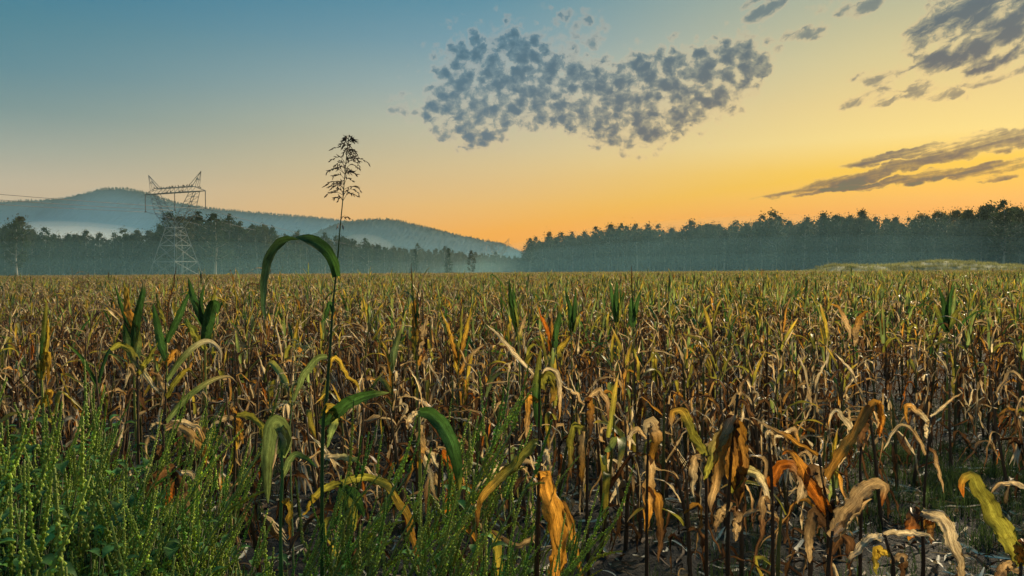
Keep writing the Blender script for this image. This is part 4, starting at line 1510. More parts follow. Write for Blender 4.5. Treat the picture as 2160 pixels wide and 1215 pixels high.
hero('green-leaved corn plant spreading a wide V, middle of three on the left side', 6.6, 352, [(352, 860), (352, 760), (350, 680)], [
    ([(351, 760), (338, 715), (326, 655), (322, 640)], 17, ('green', 'green', None), k(curl=.45)),
    ([(351, 722), (370, 685), (394, 630), (404, 604)], 14, ('green', 'green', None), k(curl=.5)),
    ([(350, 690), (338, 655), (330, 618)], 9, ('olive', 'green', None)),
    ([(350, 690), (356, 640), (366, 600), (372, 560)], 4, ('brown', 'umber', None)),
    ([(352, 770), (372, 740), (372, 790)], 14, ('gold', 'tan', None))], .012, 'olive')
hero('green-leaved corn plant with a flat-topped folded blade, right of three on the left', 6.1, 434, [(434, 860), (433, 760), (432, 690)], [
    ([(432, 690), (412, 640), (400, 600), (397, 586)], 15, ('green', 'green', None), k(curl=.5)),
    ([(432, 720), (438, 680), (446, 644), (458, 641), (460, 664)], 24, ('green', 'green', None), k(curl=.35)),
    ([(432, 740), (408, 700), (392, 676), (386, 672)], 18, ('olive', 'green', None), k(curl=.4)),
    ([(432, 690), (424, 640), (432, 600)], 10, ('green', 'green', None)),
    ([(432, 690), (446, 640), (456, 604)], 9, ('green', 'olive', None)),
    ([(433, 700), (420, 650), (408, 632)], 9, ('green', 'olive', None))], .012, 'olive')
hero('corn stalk with a pale olive arching leaf that drops towards the weeds', 4.6, 292, [(292, 960), (291, 850), (290, 752)], [
    ([(232, 738), (250, 727), (275, 738), (300, 778), (322, 812), (342, 838)], 15, ('olive', 'straw', 'tan'), k(curl=.5)),
    ([(290, 790), (310, 760), (332, 722)], 13, ('olive', 'olive', None)),
    ([(291, 800), (276, 770), (262, 820)], 12, 'tan')])
hero('corn stalk with long grey-green leaves arching to the right, mid left', 4.7, 352, [(350, 980), (349, 880), (350, 800)], [
    ([(350, 805), (380, 760), (415, 727), (442, 720), (464, 740), (466, 765)], 13, ('paleg', 'straw', None), k(curl=.6)),
    ([(350, 890), (395, 838), (440, 806), (480, 794), (500, 808)], 13, ('paleg', 'tan', None), k(curl=.8)),
    ([(350, 830), (332, 790), (312, 785)], 14, 'mottle'),
    ([(350, 840), (376, 800), (396, 780), (420, 800)], 14, ('olive', 'yellow', None))])
hero('dry corn plant whose tan leaf arches to the right and hangs like a hook', 3.6, 346, [(346, 1100), (345, 1000), (344, 895)], [
    ([(344, 902), (372, 895), (402, 918), (425, 950), (430, 992)], 20, ('tan', 'gold', 'brown'), k(curl=.8)),
    ([(345, 898), (385, 888), (420, 905), (434, 950), (436, 985)], 13, ('straw', 'gold', None)),
    ([(345, 940), (332, 955), (330, 985)], 14, 'brown'),
    ([(344, 900), (325, 893), (314, 905)], 8, 'tan')])
hero('dead corn plant with dark brown leaves collapsed on both sides among weeds', 3.1, 372, [(374, 1150), (372, 1060), (370, 984)], [
    ([(370, 986), (345, 995), (318, 1022), (300, 1060)], 30, ('brown', 'umber', None), k(curl=.9)),
    ([(372, 985), (380, 1020), (392, 1060), (402, 1092)], 26, ('brown', 'tan', None), k(curl=.9)),
    ([(372, 992), (400, 998), (418, 1020), (426, 1045)], 13, 'pale'),
    ([(371, 1000), (360, 1030), (352, 1070)], 22, ('brown', 'rust', None))])
hero('corn stalk with a small bright gold leaf and a green-gold arch above weeds', 3.6, 496, [(494, 1080), (495, 980), (496, 872)], [
    ([(496, 876), (524, 876), (548, 896), (556, 936)], 15, ('olive', 'olive', 'gold'), k(curl=.6)),
    ([(497, 880), (506, 895), (510, 935)], 12, ('gold', 'gold', None), k(curl=.3)),
    ([(495, 885), (496, 930), (492, 975), (484, 1004)], 12, ('gold', 'yellow', None)),
    ([(496, 880), (468, 884), (442, 900)], 11, 'tan'),
    ([(496, 875), (490, 860), (486, 845)], 9, ('gold', 'tan', None))])
hero('corn stalk topped by a wide yellow V of two leaves, centre of the field', 7.0, 967, [(967, 860), (967, 790), (967, 740)], [
    ([(967, 770), (952, 710), (936, 665), (929, 650)], 10, ('gold', 'yellow', None), k(curl=.6)),
    ([(967, 760), (982, 705), (994, 648)], 12, ('gold', 'yellow', None), k(curl=.5)),
    ([(968, 790), (990, 752), (1010, 736), (1022, 728)], 11, ('gold', 'tan', None)),
    ([(967, 770), (972, 700), (976, 640)], 9, ('olive', 'olive', None)),
    ([(966, 790), (958, 750), (950, 735)], 10, ('yellow', 'tan', None))], .012, 'olive')
hero('corn stalk with a square-topped orange-yellow leaf standing bolt upright', 6.4, 880, [(880, 880), (880, 780), (876, 690)], [
    ([(879, 760), (876, 700), (873, 650), (875, 632)], 22, ('olive', 'gold', 'gold'), k(curl=.35)),
    ([(881, 750), (892, 700), (902, 664)], 18, ('tan', 'tan', None), k(curl=.5)),
    ([(877, 690), (872, 630), (867, 555)], 3.5, ('green', 'umber', None)),
    ([(878, 690), (880, 630), (885, 595)], 3.5, ('green', 'umber', None)),
    ([(881, 770), (895, 745), (898, 780)], 14, 'gold')], .012, 'olive')
hero('corn stalk pairing a rust-orange leaf with a dark green one, mid field', 6.8, 1168, [(1168, 870), (1168, 780), (1168, 720)], [
    ([(1168, 760), (1158, 710), (1144, 670), (1137, 648)], 11, ('rust', 'rust', None), k(curl=.5)),
    ([(1167, 760), (1172, 705), (1182, 655), (1186, 640)], 13, ('green', 'green', 'gold'), k(curl=.4)),
    ([(1168, 765), (1184, 732), (1204, 708)], 16, ('olive', 'yellow', None), k(curl=.4)),
    ([(1168, 770), (1164, 735), (1158, 715)], 12, ('paleg', 'olive', None)),
    ([(1167, 720), (1164, 680), (1163, 650)], 8, ('gold', 'tan', None))], .012, 'olive')
hero('dark green corn plant with a flat square tip left of the pale-trunked trees', 8.2, 1300, [(1300, 820), (1300, 720), (1300, 660)], [
    ([(1300, 680), (1299, 630), (1302, 592)], 13, ('green', 'green', None), k(curl=.3)),
    ([(1301, 690), (1308, 650), (1318, 615)], 12, ('olive', 'green', None)),
    ([(1300, 680), (1292, 630), (1286, 588)], 9, ('green', 'green', None))], .012, 'olive')
hero('short dark green corn plant just right of the square-tipped green plant', 8.0, 1336, [(1336, 820), (1336, 720), (1335, 670)], [
    ([(1335, 690), (1333, 650), (1333, 624)], 15, ('green', 'green', None), k(curl=.3)),
    ([(1335, 680), (1344, 640), (1352, 610)], 9, ('green', 'green', None)),
    ([(1335, 660), (1333, 600), (1332, 558)], 3.5, ('green', 'umber', None))], .012, 'olive')
hero('green corn plant with narrow dark blades among gold neighbours, centre', 8.6, 1206, [(1206, 820), (1206, 730), (1206, 680)], [
    ([(1206, 700), (1202, 650), (1192, 612)], 11, ('green', 'green', None)),
    ([(1206, 700), (1212, 650), (1214, 610)], 11, ('green', 'green', None)),
    ([(1206, 705), (1216, 680), (1222, 664)], 12, ('green', 'olive', None))], .012, 'olive')
hero('corn plant with its top broken over in a thin dark arch below the far pylon', 6.2, 1096, [(1096, 880), (1096, 780), (1090, 690)], [
    ([(1088, 690), (1076, 645), (1058, 598), (1034, 576), (1040, 600), (1050, 628)], 5, ('olive', 'green', None), k(curl=1.2)),
    ([(1090, 700), (1078, 640), (1074, 588)], 11, ('green', 'green', None)),
    ([(1090, 700), (1086, 640), (1082, 596)], 9, ('olive', 'green', None)),
    ([(1092, 720), (1102, 680), (1112, 660)], 11, ('olive', 'tan', None))], .011, 'olive')
hero('corn plant with an orange leaf flag above the right-hand rows', 7.6, 1802, [(1802, 820), (1801, 750), (1798, 712)], [
    ([(1798, 716), (1806, 688), (1820, 662), (1832, 658)], 16, ('tan', 'gold', None), k(curl=.4)),
    ([(1798, 715), (1788, 690), (1770, 650), (1752, 641)], 12, ('tan', 'gold', None), k(curl=.4)),
    ([(1799, 730), (1816, 710), (1822, 740)], 12, 'mottle')])
hero('deep green corn plant standing up out of the tan rows at the right', 8.0, 1998, [(1998, 820), (1998, 730), (1998, 670)], [
    ([(1998, 690), (2002, 640), (2012, 600)], 12, ('green', 'green', None)),
    ([(1998, 690), (1990, 640), (1980, 606)], 12, ('green', 'green', None)),
    ([(1998, 700), (2016, 660), (2030, 650)], 13, ('green', 'olive', None)),
    ([(1998, 700), (1982, 668), (1972, 640)], 12, ('green', 'olive', None)),
    ([(1998, 680), (2000, 620), (2003, 580)], 4, ('green', 'umber', None))], .012, 'olive')
hero('yellowing corn plant with a hooked gold leaf beside the left weeds', 5.0, 92, [(92, 930), (90, 840), (86, 750)], [
    ([(88, 800), (84, 760), (80, 730), (86, 722)], 16, ('olive', 'straw', None)),
    ([(90, 800), (92, 752), (100, 748), (103, 775), (101, 812)], 14, ('yellow', 'gold', None), k(curl=.5)),
    ([(92, 860), (100, 826), (106, 830), (104, 858)], 16, ('yellow', 'gold', None)),
    ([(90, 790), (100, 720), (104, 670)], 12, ('olive', 'yellow', None)),
    ([(88, 760), (96, 680), (98, 630)], 12, ('green', 'olive', None))], .011, 'olive')
hero('green corn plant with yellow-tipped blades leaning over the centre weeds', 2.75, 738, [(736, 1160), (735, 1080), (722, 1015)], [
    ([(724, 1018), (770, 1004, -.03), (800, 1012, -.05), (832, 1040, -.08), (854, 1085, -.1), (872, 1140, -.1), (884, 1200, -.1)], 22, ('olive', 'gold', 'brown'), k(curl=.6)),
    ([(722, 1016), (692, 1026), (660, 1052), (640, 1088)], 17, ('olive', 'yellow', None), k(curl=.6)),
    ([(724, 1020), (726, 1050), (742, 1080), (748, 1120)], 28, ('green', 'olive', None), k(curl=.5)),
    ([(728, 1030), (750, 1045), (768, 1090)], 20, ('green', 'green', None)),
    ([(680, 962), (712, 964), (745, 970), (768, 988)], 16, ('straw', 'paleg', None), k(curl=.6))], .011, 'olive')
hero('corn stalk with a deep green white-ribbed blade arching down to the right', 2.9, 886, [(888, 1150), (886, 1000), (884, 866)], [
    ([(884, 868), (908, 872), (936, 902, -.03), (956, 945, -.05), (966, 1000, -.05), (970, 1040, -.05)], 30, ('green', 'green', 'olive'), k(curl=.5, fold=.25)),
    ([(885, 900), (884, 915), (890, 950), (880, 990)], 22, ('tan', 'gold', 'gold'), k(curl=.6)),
    ([(886, 960), (905, 985), (918, 1040), (924, 1060)], 14, 'pale'),
    ([(884, 868), (868, 880), (860, 905)], 16, ('straw', 'tan', None))], .010, 'olive')
hero('plant with one bright green blade folded straight down beside the seed spikes', 2.6, 592, [(592, 1150), (596, 1000), (590, 900)], [
    ([(594, 960), (602, 915), (588, 890), (572, 898), (566, 950), (563, 1000), (566, 1062)], 30, ('paleg', 'paleg', 'paleg'), k(curl=.4, ragged=0)),
    ([(594, 965), (604, 930), (590, 900), (606, 950)], 22, ('paleg', 'straw', None)),
    ([(594, 1010), (620, 960), (650, 970), (668, 985)], 14, ('paleg', 'green', None)),
    ([(594, 1060), (604, 1050), (612, 1100), (606, 1140)], 15, ('yellow', 'gold', None))], .009, 'green')

# tall seeding grass in front
def grass_hero():
    d = 2.7
    bx = 668
    base = gx(bx, d)
    root = empty('seeding_grass', base)
    inv = np.array(base)
    SP = [(680, 960), (690, 830), (703, 640), (711, 560), (720, 450), (724, 415), (729, 350), (735, 290)]
    P = crom(np.vstack([[0, 0, -.03]] + [np.array(at(a, b, d)) - inv for a, b in SP]), 30)
    g = Geo()
    rad = np.interp(np.linspace(0, 1, 30), [0, .6, .78, 1], [.0085, .0062, .003, .0009])
    g.add(*tube(P, rad, 7, np.tile(col('green') * .8, (30, 1))))
    link('stem', g.mesh('stem', M_STALK), root)
    for pts, w, c, kw in (([(710, 584), (704, 556, -.02), (688, 528, -.05), (664, 511, -.08), (643, 505, -.10), (622, 506, -.12), (602, 510, -.14), (584, 522, -.15), (568, 550, -.16), (558, 590, -.16), (556, 640, -.15), (563, 678, -.14)], 25,
                           ('green', 'greyg', None), k(curl=.25, fold=.15, tw=([0, .30, .41, .50, 1], [.05, .35, 1.45, 2.45, 2.75]), ragged=.02, n=40)),
                          ([(676, 896), (705, 872), (740, 846, -.04), (780, 832, -.06), (822, 828, -.06)], 26, ('green', 'green', 'paleg'), k(curl=.5, ragged=0)),
                          ([(690, 790), (706, 755), (736, 795), (766, 832)], 11, ('yellow', 'yellow', 'olive'), k(curl=.6)),
                          ([(690, 752), (668, 758), (640, 792), (618, 850)], 15, ('paleg', 'paleg', 'paleg'), k(curl=.6)),
                          ([(684, 880), (694, 856), (706, 870), (700, 915), (692, 945)], 22, ('yellow', 'paleg', None), k(curl=.5)),
                          ([(702, 660), (696, 640), (686, 670), (676, 680)], 10, ('green', 'green', None), {})):
        g = Geo()
        v, f, uv, cc = blade(pts, d, w, c, **kw)
        g.add(v - inv, f, uv, cc)
        link('leaf', g.mesh('leaf', M_LEAF), root)
    # panicle: whorls of drooping branchlets carrying spikelets
    r = random.Random(3)
    pan = []
    levels = [(478, .03), (462, .02), (424, .045), (412, .05), (400, .055), (390, .055), (378, .06), (368, .055), (358, .055), (346, .06), (338, .05), (328, .045), (318, .035), (308, .025), (300, .02), (294, .012)]
    for y, ln in levels:
        x = np.interp(y, [290, 350, 415, 480], [735, 729, 724, 718])
        p0 = np.array(at(x, y, d)) - inv
        for kk in range(4 if y < 430 else 2):
            a = r.uniform(0, 6.28)
            l = ln * r.uniform(.55, 1.15)
            up = r.uniform(.35, 1.25)
            p1 = p0 + [math.cos(a) * l * .45, math.sin(a) * l * .45, l * up * .55]
            p2 = p0 + [math.cos(a) * l * 1.0, math.sin(a) * l * 1.0, l * (up * .45)]
            p3 = p0 + [math.cos(a) * l * 1.25, math.sin(a) * l * 1.25, l * (up * .6 - .28)]
            Q = crom([p0, p1, p2, p3], 9)
            g = Geo()
            g.add(*tube(Q, np.linspace(.0009, .0005, 9), 4, np.tile(col('umber'), (9, 1))))
            for i in range(3 if y < 440 else 7, 9):
                for _ in range(2):
                    t = Q[min(i, 8)] - Q[i - 1]
                    t = t / np.linalg.norm(t) + np.array([r.gauss(0, .35), r.gauss(0, .35), r.gauss(-.1, .35)])
                    sl = r.uniform(.007, .012)
                    S_ = Q[i] + t * sl * np.linspace(-.1, 1.1, 4)[:, None]
                    g.add(*tube(S_, np.array([.0004, .0016, .0013, .0003]), 5, np.tile(col('umber') * .8, (4, 1))))
            pan.append(g)
    for g in pan:
        link('seed_branch', g.mesh('seed_branch', M_STALK), root)
    tag(root, 'tall seeding grass stem with dark open panicle against the sky and one huge arching leaf', 'grass plant')
    HERO_BASES.append((base.x, base.y, d, bx))


grass_hero()


def pale_head():
    d = 4.0
    base = gx(612, d)
    root = empty('seeding_grass', base)
    inv = np.array(base)
    P = crom(np.vstack([[0, 0, -.03]] + [np.array(at(a, b, d)) - inv for a, b in ((612, 940), (616, 850), (622, 790), (640, 735))]), 14)
    g = Geo()
    g.add(*tube(P, np.linspace(.006, .0015, 14), 6, np.tile(col('paleg'), (14, 1))))
    link('stem', g.mesh('stem', M_STALK), root)
    r = random.Random(5)
    for kk in range(26):
        p0 = P[r.randint(10, 13)]
        a = r.uniform(0, 6.28)
        l = r.uniform(.05, .12)
        Q = crom([p0, p0 + [math.cos(a) * l * .5, math.sin(a) * l * .3, l * .3], p0 + [math.cos(a) * l, math.sin(a) * l * .5, r.uniform(-.06, .06)]], 7)
        g = Geo()
        g.add(*tube(Q, .0012, 4, np.tile(col('paleg'), (7, 1))))
        for i in range(2, 7):
            for _ in range(2):
                t = np.array([r.gauss(0, .6), r.gauss(0, .6), r.gauss(-.2, .6)])
                S_ = Q[i] + t * .012 * np.linspace(0, 1, 4)[:, None]
                g.add(*tube(S_, np.array([.001, .004, .0035, .0008]), 5, np.tile(np.array((.50, .50, .27)), (4, 1))))
        link('seed_branch', g.mesh('seed_branch', M_WEED), root)
    tag(root, 'pale cream seed head nodding on a thin stem left of the tall grass', 'grass plant')


pale_head()

# ------------------------------------------------------------------ corn: the ordinary plants, individuals near, one mass beyond
cr = random.Random(21)


def rows_points(dmin, dmax, row=.76, step=.2, keep=.75, halfw=1.12):
    """planted rows, turned a little from the view; returns ground points inside the view wedge"""
    ang = R(-62)
    ca, sa = math.cos(ang), math.sin(ang)
    Rr = dmax * 1.3
    u = np.arange(-Rr, Rr, row)
    v = np.arange(-Rr, Rr, step)
    U, V = np.meshgrid(u, v)
    U = U + nr.normal(0, .07, U.shape)
    V = V + nr.uniform(-.5, .5, V.shape) * step
    Xp, Yp = U * ca - V * sa, U * sa + V * ca
    m_ = (Yp > dmin) & (Yp < dmax) & (np.abs(Xp) < Yp * .6875 * halfw + .4) & (nr.random(U.shape) < keep)
    return np.stack([Xp[m_], Yp[m_]], 1)


def px_of(x, y):
    return 1080 + F * x / y


near = rows_points(3.3, 11.5, .70, .19, .94)
near = near[np.argsort(near[:, 1])]
ind, mass_near = [], []
for x, y in near:
    px = px_of(x, y)
    if y < 5.2 and px < 520 - (y - 3) * 60:      # the weeds own this corner
        if cr.random() < .8:
            continue
    if px > 1780 and y < 8.3 and cr.random() < (.72 if y > 4.3 else .5):   # grassy gap
        continue
    if y < 4.4 and cr.random() < .45:
        continue
    bad = False
    for hx, hy, hd, hpx in HERO_BASES:
        if math.hypot(x - hx, y - hy) < .13 or (y < hd and hd < 5 and abs(px - hpx) < 55):
            bad = True
            break
    if bad:
        continue
    (ind if len(ind) < 262 else mass_near).append((x, y))


def corn_h(y, r):
    return float(np.interp(y, [3, 4.5, 6.5, 9, 14], [.72, .84, 1.0, 1.2, 1.30])) * r.uniform(.82, 1.12)


CORN_LABELS = {'dry': 'dry brown corn plant with shrivelled hanging leaves', 'tan': 'tan dead corn plant with raised upper leaves', 'greenish': 'corn plant turning from green to straw'}


def corn_place(x, y):
    px = px_of(x, y)
    z = 'left of the tall grass' if px < 640 else 'right of the tall grass' if px < 1130 else 'right of the golden hanging leaf' if px < 1540 else 'right of the leaf bundle'
    return ('in front, ' if y < 6.2 else 'further back, ') + z


for x, y in ind:
    kd = pick(cr, [('dry', 6), ('tan', 3), ('greenish', .7)] if y < 6 else [('dry', 3), ('tan', 4.5), ('greenish', 2.5)])
    root = empty('corn_plant', (x, y, 0), cr.uniform(0, 6.28))
    root.rotation_euler = (cr.gauss(0, .07), cr.gauss(0, .07), cr.uniform(0, 6.28))
    for nm, g, me, M in recipe(kd, corn_h(y, cr), cr, cr.randint(8, 10)):
        link(nm, me, root, None, M)
    tag(root, CORN_LABELS[kd] + ' ' + corn_place(x, y), 'corn plant', kd.replace('greenish', 'half-green') + ' corn plants ' + corn_place(x, y))


def joined(parts):
    G = Geo()
    for nm, g, me, M in parts:
        G.merge(g, M, 1 if nm in ('stalk', 'tassel') else 0)
    return G


pr = random.Random(31)
kinds = ['dry'] * 4 + ['tan'] * 7 + ['greenish'] * 5 + ['fresh'] * 2
PG = [joined(recipe(kd, pr.uniform(1.15, 1.38), pr, 9)) for kd in kinds]
PM = [g.mesh('corn_mass', [M_LEAF, M_STALK]) for g in PG]
# field clumps for the distance: a dozen plants of the same make
CM = []
for j in range(6):
    G = Geo()
    for _ in range(9):
        kx = pr.choice(range(4, 11)) if j < 3 else pr.choice(range(6, 18))
        G.merge(PG[kx], Matrix.Translation((pr.uniform(-1, 1), pr.uniform(-1, 1), 0)) @ Matrix.Rotation(pr.uniform(0, 6.28), 4, 'Z') @ Matrix.Scale(pr.uniform(.85, 1.08), 4))
    # keep both materials
    mi = []
    CM.append(G.mesh('corn_clump', [M_LEAF, M_STALK]))

midp = rows_points(11.5, 34, .74, .20, .9)
farp = rows_points(34, 85, .76, .28, .7)
pts = np.concatenate([np.array(mass_near).reshape(-1, 2), midp, farp])
pxs = px_of(pts[:, 0], pts[:, 1])
gpatch = 0.5 + .5 * np.sin(pts[:, 0] * .35 + 1.2 * np.sin(pts[:, 1] * .21)) * np.sin(pts[:, 1] * .27 + 1)
idx = []
for (x, y), px, gp in zip(pts, pxs, gpatch):
    wg = .24 + .50 * np.clip((px - 400) / 1100, 0, 1) + .30 * gp * np.clip((y - 8) / 20, 0, 1)
    t = cr.random()
    if t < .34 * wg:
        idx.append(cr.randrange(16, 18))
    elif t < wg:
        idx.append(cr.randrange(11, 16))
    elif t < wg + (.45 if y < 14 else .14):
        idx.append(cr.randrange(0, 4))
    else:
        idx.append(cr.randrange(4, 11))
sclp = np.interp(pts[:, 1], [8, 10, 14], [.84, .92, 1.0]) * nr.uniform(.80, 1.08, len(pts)) * (.93 + .12 * np.sin(pts[:, 0] * .55 + 2 * np.sin(pts[:, 1] * .33)) * np.sin(pts[:, 1] * .41 + .7)) * np.where(nr.random(len(pts)) < .05, 1.22, 1.0)
rot = np.stack([nr.normal(0, .06, len(pts)), nr.normal(0, .06, len(pts)), nr.uniform(0, 6.28, len(pts))], 1)
scatter('corn_field', PM + CM, *(lambda A: A)((lambda fp: (np.vstack([np.c_[pts, np.zeros(len(pts))], fp[0]]), np.vstack([rot, fp[1]]), np.r_[sclp, fp[2]], np.r_[idx, fp[3]]))(
    (lambda q_: (np.c_[q_, np.zeros(len(q_))], np.stack([np.zeros(len(q_)), np.zeros(len(q_)), nr.uniform(0, 6.28, len(q_))], 1), nr.uniform(.88, 1.06, len(q_)),
                 np.where(nr.random(len(q_)) < .45 + .45 * (q_[:, 0] > -10), nr.integers(21, 24, len(q_)), nr.integers(18, 21, len(q_)))))(
        (lambda a: a[(a[:, 1] < [min(238, (dep_R if px_of(x, y) > 1105 else dep_L)(max(-200, min(2400, px_of(x, y)))) - 18) for x, y in a])
                     & ~((px_of(a[:, 0], a[:, 1]) > 1690) & (a[:, 1] > 152))])(rows_points(85, 240, 2.0, 2.0, .9, 1.08))))),
        'ripe corn field running back to the woods', 'corn field')

# ------------------------------------------------------------------ weeds
def spike_geo(seed, L=.22, rad=.0094):
    r = random.Random(seed)
    g = Geo()
    n = 8
    bend = r.uniform(-.03, .03)
    z = np.linspace(0, L, n)
    P = np.stack([bend * (z / L) ** 2, np.zeros(n), z], 1)
    c0 = np.array([.33, .47, .11]) * np.array([r.uniform(.75, 1.3), 1, r.uniform(.7, 1.2)]) * r.uniform(.8, 1.2)
    g.add(*tube(P, np.linspace(rad * .5, rad * .25, n), 4, np.tile(c0 * .7, (n, 1))))
    nb = int(L / .0042)
    for i in range(nb):
        t = (i + .5) / nb
        a = i * 2.4 + r.uniform(-.4, .4)
        s = rad * (1.0 - .55 * t) * r.uniform(.55, 1.0)
        ctr = np.array([bend * t * t + math.cos(a) * s * .75, math.sin(a) * s * .75, t * L])
        d6 = np.array([(1, 0, 0), (0, 1, 0), (-1, 0, 0), (0, -1, 0), (0, 0, 1.3), (0, 0, -1)]) * s * .60
        g.add(d6 + ctr, [(0, 1, 4), (1, 2, 4), (2, 3, 4), (3, 0, 4), (1, 0, 5), (2, 1, 5), (3, 2, 5), (0, 3, 5)], None, c0 * r.uniform(.7, 1.7))
    return g


SPIKES = [(g, g.mesh('seed_spike', M_WEED, False)) for g in (spike_geo(i, L) for i, L in enumerate((.07, .11, .15, .22, .18, .27)))]


def wleaf_geo(seed):
    r = random.Random(seed)
    n = 7
    L = r.uniform(.05, .09)
    th = np.linspace(R(r.uniform(20, 50)), R(r.uniform(-60, -10)), n)
    P = np.vstack([[0, 0, 0], np.cumsum(np.stack([np.cos(th), 0 * th, np.sin(th)], 1)[:-1] * L / (n - 1), axis=0)])
    w = L * .27 * np.array([.08, .35, .85, 1, .8, .45, .04])
    g = Geo()
    g.add(*ribbon(P, np.tile([0, 1., 0], (n, 1)), w, .4, .25, 2, .2, np.tile(np.array([.10, .23, .065]) * r.uniform(.5, 1.6), (n, 1)), r.uniform(0, 6)))
    return g


WLEAF = [(g, g.mesh('weed_leaf', M_WEED)) for g in (wleaf_geo(i) for i in range(6))]


def weed_parts(h, r, nsp, nlf, lean):
    out = []
    n = 12
    z = np.linspace(-.02, h, n)
    P = np.stack([lean * (np.maximum(z, 0) / h) ** 1.5 * h, .02 * np.sin(z * 4), z], 1)
    g = Geo()
    g.add(*tube(P, np.linspace(.0065, .0022, n), 5, np.tile(np.array([.18, .25, .065]), (n, 1))))
    out.append(('stem', g, g.mesh('weed_stem', M_STALK), Matrix()))

    def pt(t):
        return Vector([float(np.interp(t * h, z, P[:, j])) for j in range(3)])
    for i in range(nsp):
        t = 1.0 if i == 0 else r.uniform(.45, .98)
        a = r.uniform(0, 6.28)
        tilt_ = 0.0 if i == 0 else r.uniform(.12, .7)
        off = Vector((math.cos(a), math.sin(a), 1.4)) * (r.uniform(.02, .07) if i else 0)
        ge, me = r.choice(SPIKES[3:] if i == 0 else SPIKES)
        M = Matrix.Translation(pt(t) + off) @ Matrix.Rotation(lean * .8, 4, 'Y') @ Matrix.Rotation(a, 4, 'Z') @ Matrix.Rotation(tilt_, 4, 'Y') @ Matrix.Scale(r.uniform(.8, 1.15), 4)
        out.append(('seed_spike', ge, me, M))
    for i in range(nlf):
        t = r.uniform(.12, .85)
        a = r.uniform(0, 6.28)
        ge, me = r.choice(WLEAF)
        M = Matrix.Translation(pt(t)) @ Matrix.Rotation(a, 4, 'Z') @ Matrix.Scale(r.uniform(.7, 1.3) * (1.25 - .6 * t), 4)
        out.append(('leaf', ge, me, M))
    # each spike sits on its own twig
    for i, (nm, ge, me, M) in enumerate(out):
        if nm == 'seed_spike':
            b = M.to_translation()
            c_ = pt(max(0.05, min(1, (b.z - .06) / h)))
            V, f, uv, cc = tube(crom([list(c_), list((c_ + b) / 2 + Vector((0, 0, -.01))), list(b)], 4), .0018, 4, np.array([.18, .25, .065]))
            g2 = Geo().merge(ge)
            Mi = np.array(M.inverted())
            g2.add(V @ Mi[:3, :3].T + Mi[:3, 3], f, uv, np.tile(np.array([.18, .25, .065]), (len(V), 1)))
            out[i] = (nm, g2, g2.mesh('seed_spike', M_WEED, False), M)
    return out


wr = random.Random(51)
WEEDS = [weed_parts(1.0, wr, wr.randint(12, 16), 10, wr.uniform(.12, .45)) for _ in range(7)]


def weed(px, d, top, label, group, rz=None):
    p = gx(px, d)
    h = max(.35, CAM_H + ray(px, top).z * d) / 1.2
    root = empty('weed_plant', p, wr.uniform(-.8, .8) if rz is None else rz)
    root.scale = (h * .9 + .1,) * 2 + (h,)
    for nm, ge, me, M in WEEDS[wr.randrange(len(WEEDS))]:
        link(nm, me, root, None, M)
    tag(root, label, 'weed', group)


topw = prof_fn([(-150, 930), (0, 930), (60, 900), (120, 850), (180, 815), (240, 790), (290, 800), (330, 880), (380, 960), (440, 1040)])
for i in range(32):
    px = wr.uniform(-110, 400)
    d = wr.uniform(2.5, 4.2)
    tp = topw(px) + wr.uniform(0, 230) * (1 if d < 3.4 else .5)
    zone = ('front' if d < 3.1 else 'middle' if d < 3.7 else 'back') + ' of the left corner thicket'
    weed(px, d, tp, 'green spiky weed at the ' + zone + (', by the picture edge' if px < 130 else ', on its corn side'), 'weeds at the ' + zone)
ORD = ['first', 'second', 'third', 'fourth', 'fifth', 'sixth', 'seventh', 'eighth', 'ninth', 'tenth', 'eleventh', 'twelfth']


def weed_row(spots, what, group):
    for i, (px, d, tp) in enumerate(sorted(spots)):
        weed(px, d, tp, what % ORD[i], group)


weed_row(((575, 2.6, 890), (600, 2.7, 905), (640, 2.8, 880), (668, 2.6, 930), (620, 2.4, 985), (480, 2.5, 1040), (530, 2.45, 1080), (560, 2.35, 1060), (450, 2.4, 1085), (700, 2.4, 1060), (655, 2.35, 1075)),
         '%s green spiky weed from the left around the foot of the tall seeding grass', 'weeds round the tall grass')
weed_row(((785, 2.9, 850), (820, 2.8, 800), (850, 2.9, 775), (880, 2.85, 790), (862, 2.6, 870), (805, 2.5, 960), (760, 2.4, 1010), (840, 2.45, 1000)),
         '%s pale green pigweed from the left in the clump beside the rust-orange leaf', 'pigweeds in the middle')
weed_row(((935, 2.6, 1040), (965, 2.7, 1000), (1000, 2.65, 1030), (1040, 2.7, 1040), (1075, 2.7, 1010), (1095, 2.8, 975), (1010, 2.45, 1090), (950, 2.4, 1100), (900, 2.4, 1120), (1060, 2.45, 1120)),
         '%s light green spiky weed from the left, below and left of the golden leaf', 'weeds at the bottom middle')

# low weeds, grass and leaf litter on the soil
def lowweed_geo(seed):
    r = random.Random(seed)
    G = Geo()
    for i in range(26):
        ge, me = r.choice(WLEAF)
        h = r.uniform(.03, .42)
        b = Vector((r.gauss(0, .09), r.gauss(0, .09), h))
        G.merge(ge, Matrix.Translation(b) @ Matrix.Rotation(r.uniform(0, 6.28), 4, 'Z') @ Matrix.Scale(r.uniform(.35, .85), 4))
        G.add(*tube(np.array([(b.x * .4, b.y * .4, -.01), tuple(b)]), .0018, 3, np.array([.06, .09, .03])))
    for i in range(3):
        ge, me = r.choice(SPIKES[:4])
        G.merge(ge, Matrix.Translation((r.gauss(0, .08), r.gauss(0, .08), r.uniform(.15, .4))) @ Matrix.Rotation(r.uniform(0, .5), 4, 'Y'))
    return G


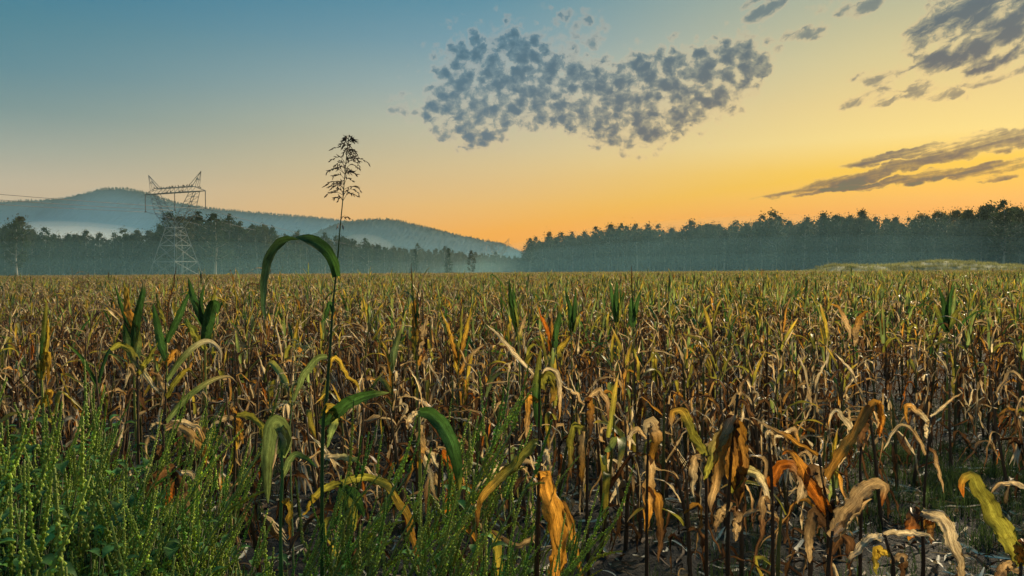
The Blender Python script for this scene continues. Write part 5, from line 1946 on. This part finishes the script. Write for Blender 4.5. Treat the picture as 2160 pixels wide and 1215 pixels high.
lw = [lowweed_geo(i).mesh('low_weed', M_WEED) for i in range(5)]
P_, S_ = [], []
for _ in range(750):
    px, d = wr.uniform(-200, 1120), wr.uniform(2.0, 4.6)
    lim = np.interp(px, [-200, 200, 420, 700, 900, 1120], [4.6, 4.6, 3.3, 3.0, 2.9, 2.75])
    if d > lim or (px > 420 and wr.random() < .35):
        continue
    p = gx(px, d)
    P_.append((p.x, p.y, 0))
    S_.append(wr.uniform(.6, 1.5) * (1.35 if px < 350 else .9))
scatter('low_weeds', lw, P_, np.stack([np.zeros(len(P_)), np.zeros(len(P_)), nr.uniform(0, 6.28, len(P_))], 1), S_, nr.integers(0, 5, len(P_)),
        'tangle of low green weeds over the ground at the left and bottom', 'ground cover')

gt = [tuft_geo(20 + i, 34, .16, .0028, .06, (.045, .085, .030), .8).mesh('grass_tuft', M_WEED) for i in range(4)]
P_, S_ = [], []
for _ in range(4600):
    x, y = wr.uniform(-4, 7), wr.uniform(2.2, 10)
    px = px_of(x, y)
    dn = np.clip((px - 1500) / 350, 0, 1) * np.clip(1 - abs(y - 6.2) / 3.4, 0, 1) * (.5 + .5 * math.sin(x * 2.2 + math.sin(y * 2.7))) + .16
    if px < -100 or px > 2350 or wr.random() > dn:
        continue
    P_.append((x, y, 0.0))
    S_.append(wr.uniform(.5, 1.3))
scatter('short_grass', gt, P_, np.stack([np.zeros(len(P_)), np.zeros(len(P_)), nr.uniform(0, 6.28, len(P_))], 1), S_, nr.integers(0, 4, len(P_)),
        'patches of short grass on the bare soil at the right', 'grass')

lt = []
for i in range(8):
    r = random.Random(i + 300)
    n = 6
    L = r.uniform(.06, .26)
    s = np.linspace(0, 1, n)
    P = np.stack([L * (s - .5), .02 * np.sin(s * 4 + i), .012 + .02 * np.abs(np.sin(s * 3 + i))], 1)
    g = Geo()
    cname = ('tan', 'brown', 'straw', 'brown', 'umber', 'tan', 'umber', 'brown')[i]
    g.add(*ribbon(P, np.tile([0, 1., .3], (n, 1)), r.uniform(.006, .018) * np.array([.5, 1, .9, 1, .7, .2]), 1.0, 0, 2, .5, np.tile(col(cname) * .75, (n, 1)), i))
    lt.append(g.mesh('litter_leaf', M_LITTER))
n = 9000
ly = nr.uniform(2.2, 11, n) ** 1.0
lx = nr.uniform(-1, 1, n) * (ly * .75 + .3)
scatter('leaf_litter', lt, np.stack([lx, ly, ground_z(lx, ly)], 1), np.stack([nr.normal(0, .25, n), nr.normal(0, .25, n), nr.uniform(0, 6.28, n)], 1), nr.uniform(.5, 1.3, n), nr.integers(0, 8, n),
        'dead corn leaf scraps lying on the dark soil', 'leaf litter')
print('TREES', nR, nL, nM, 'CORN', len(ind), len(mass_near), len(pts), 'OBJ', len(bpy.data.objects))
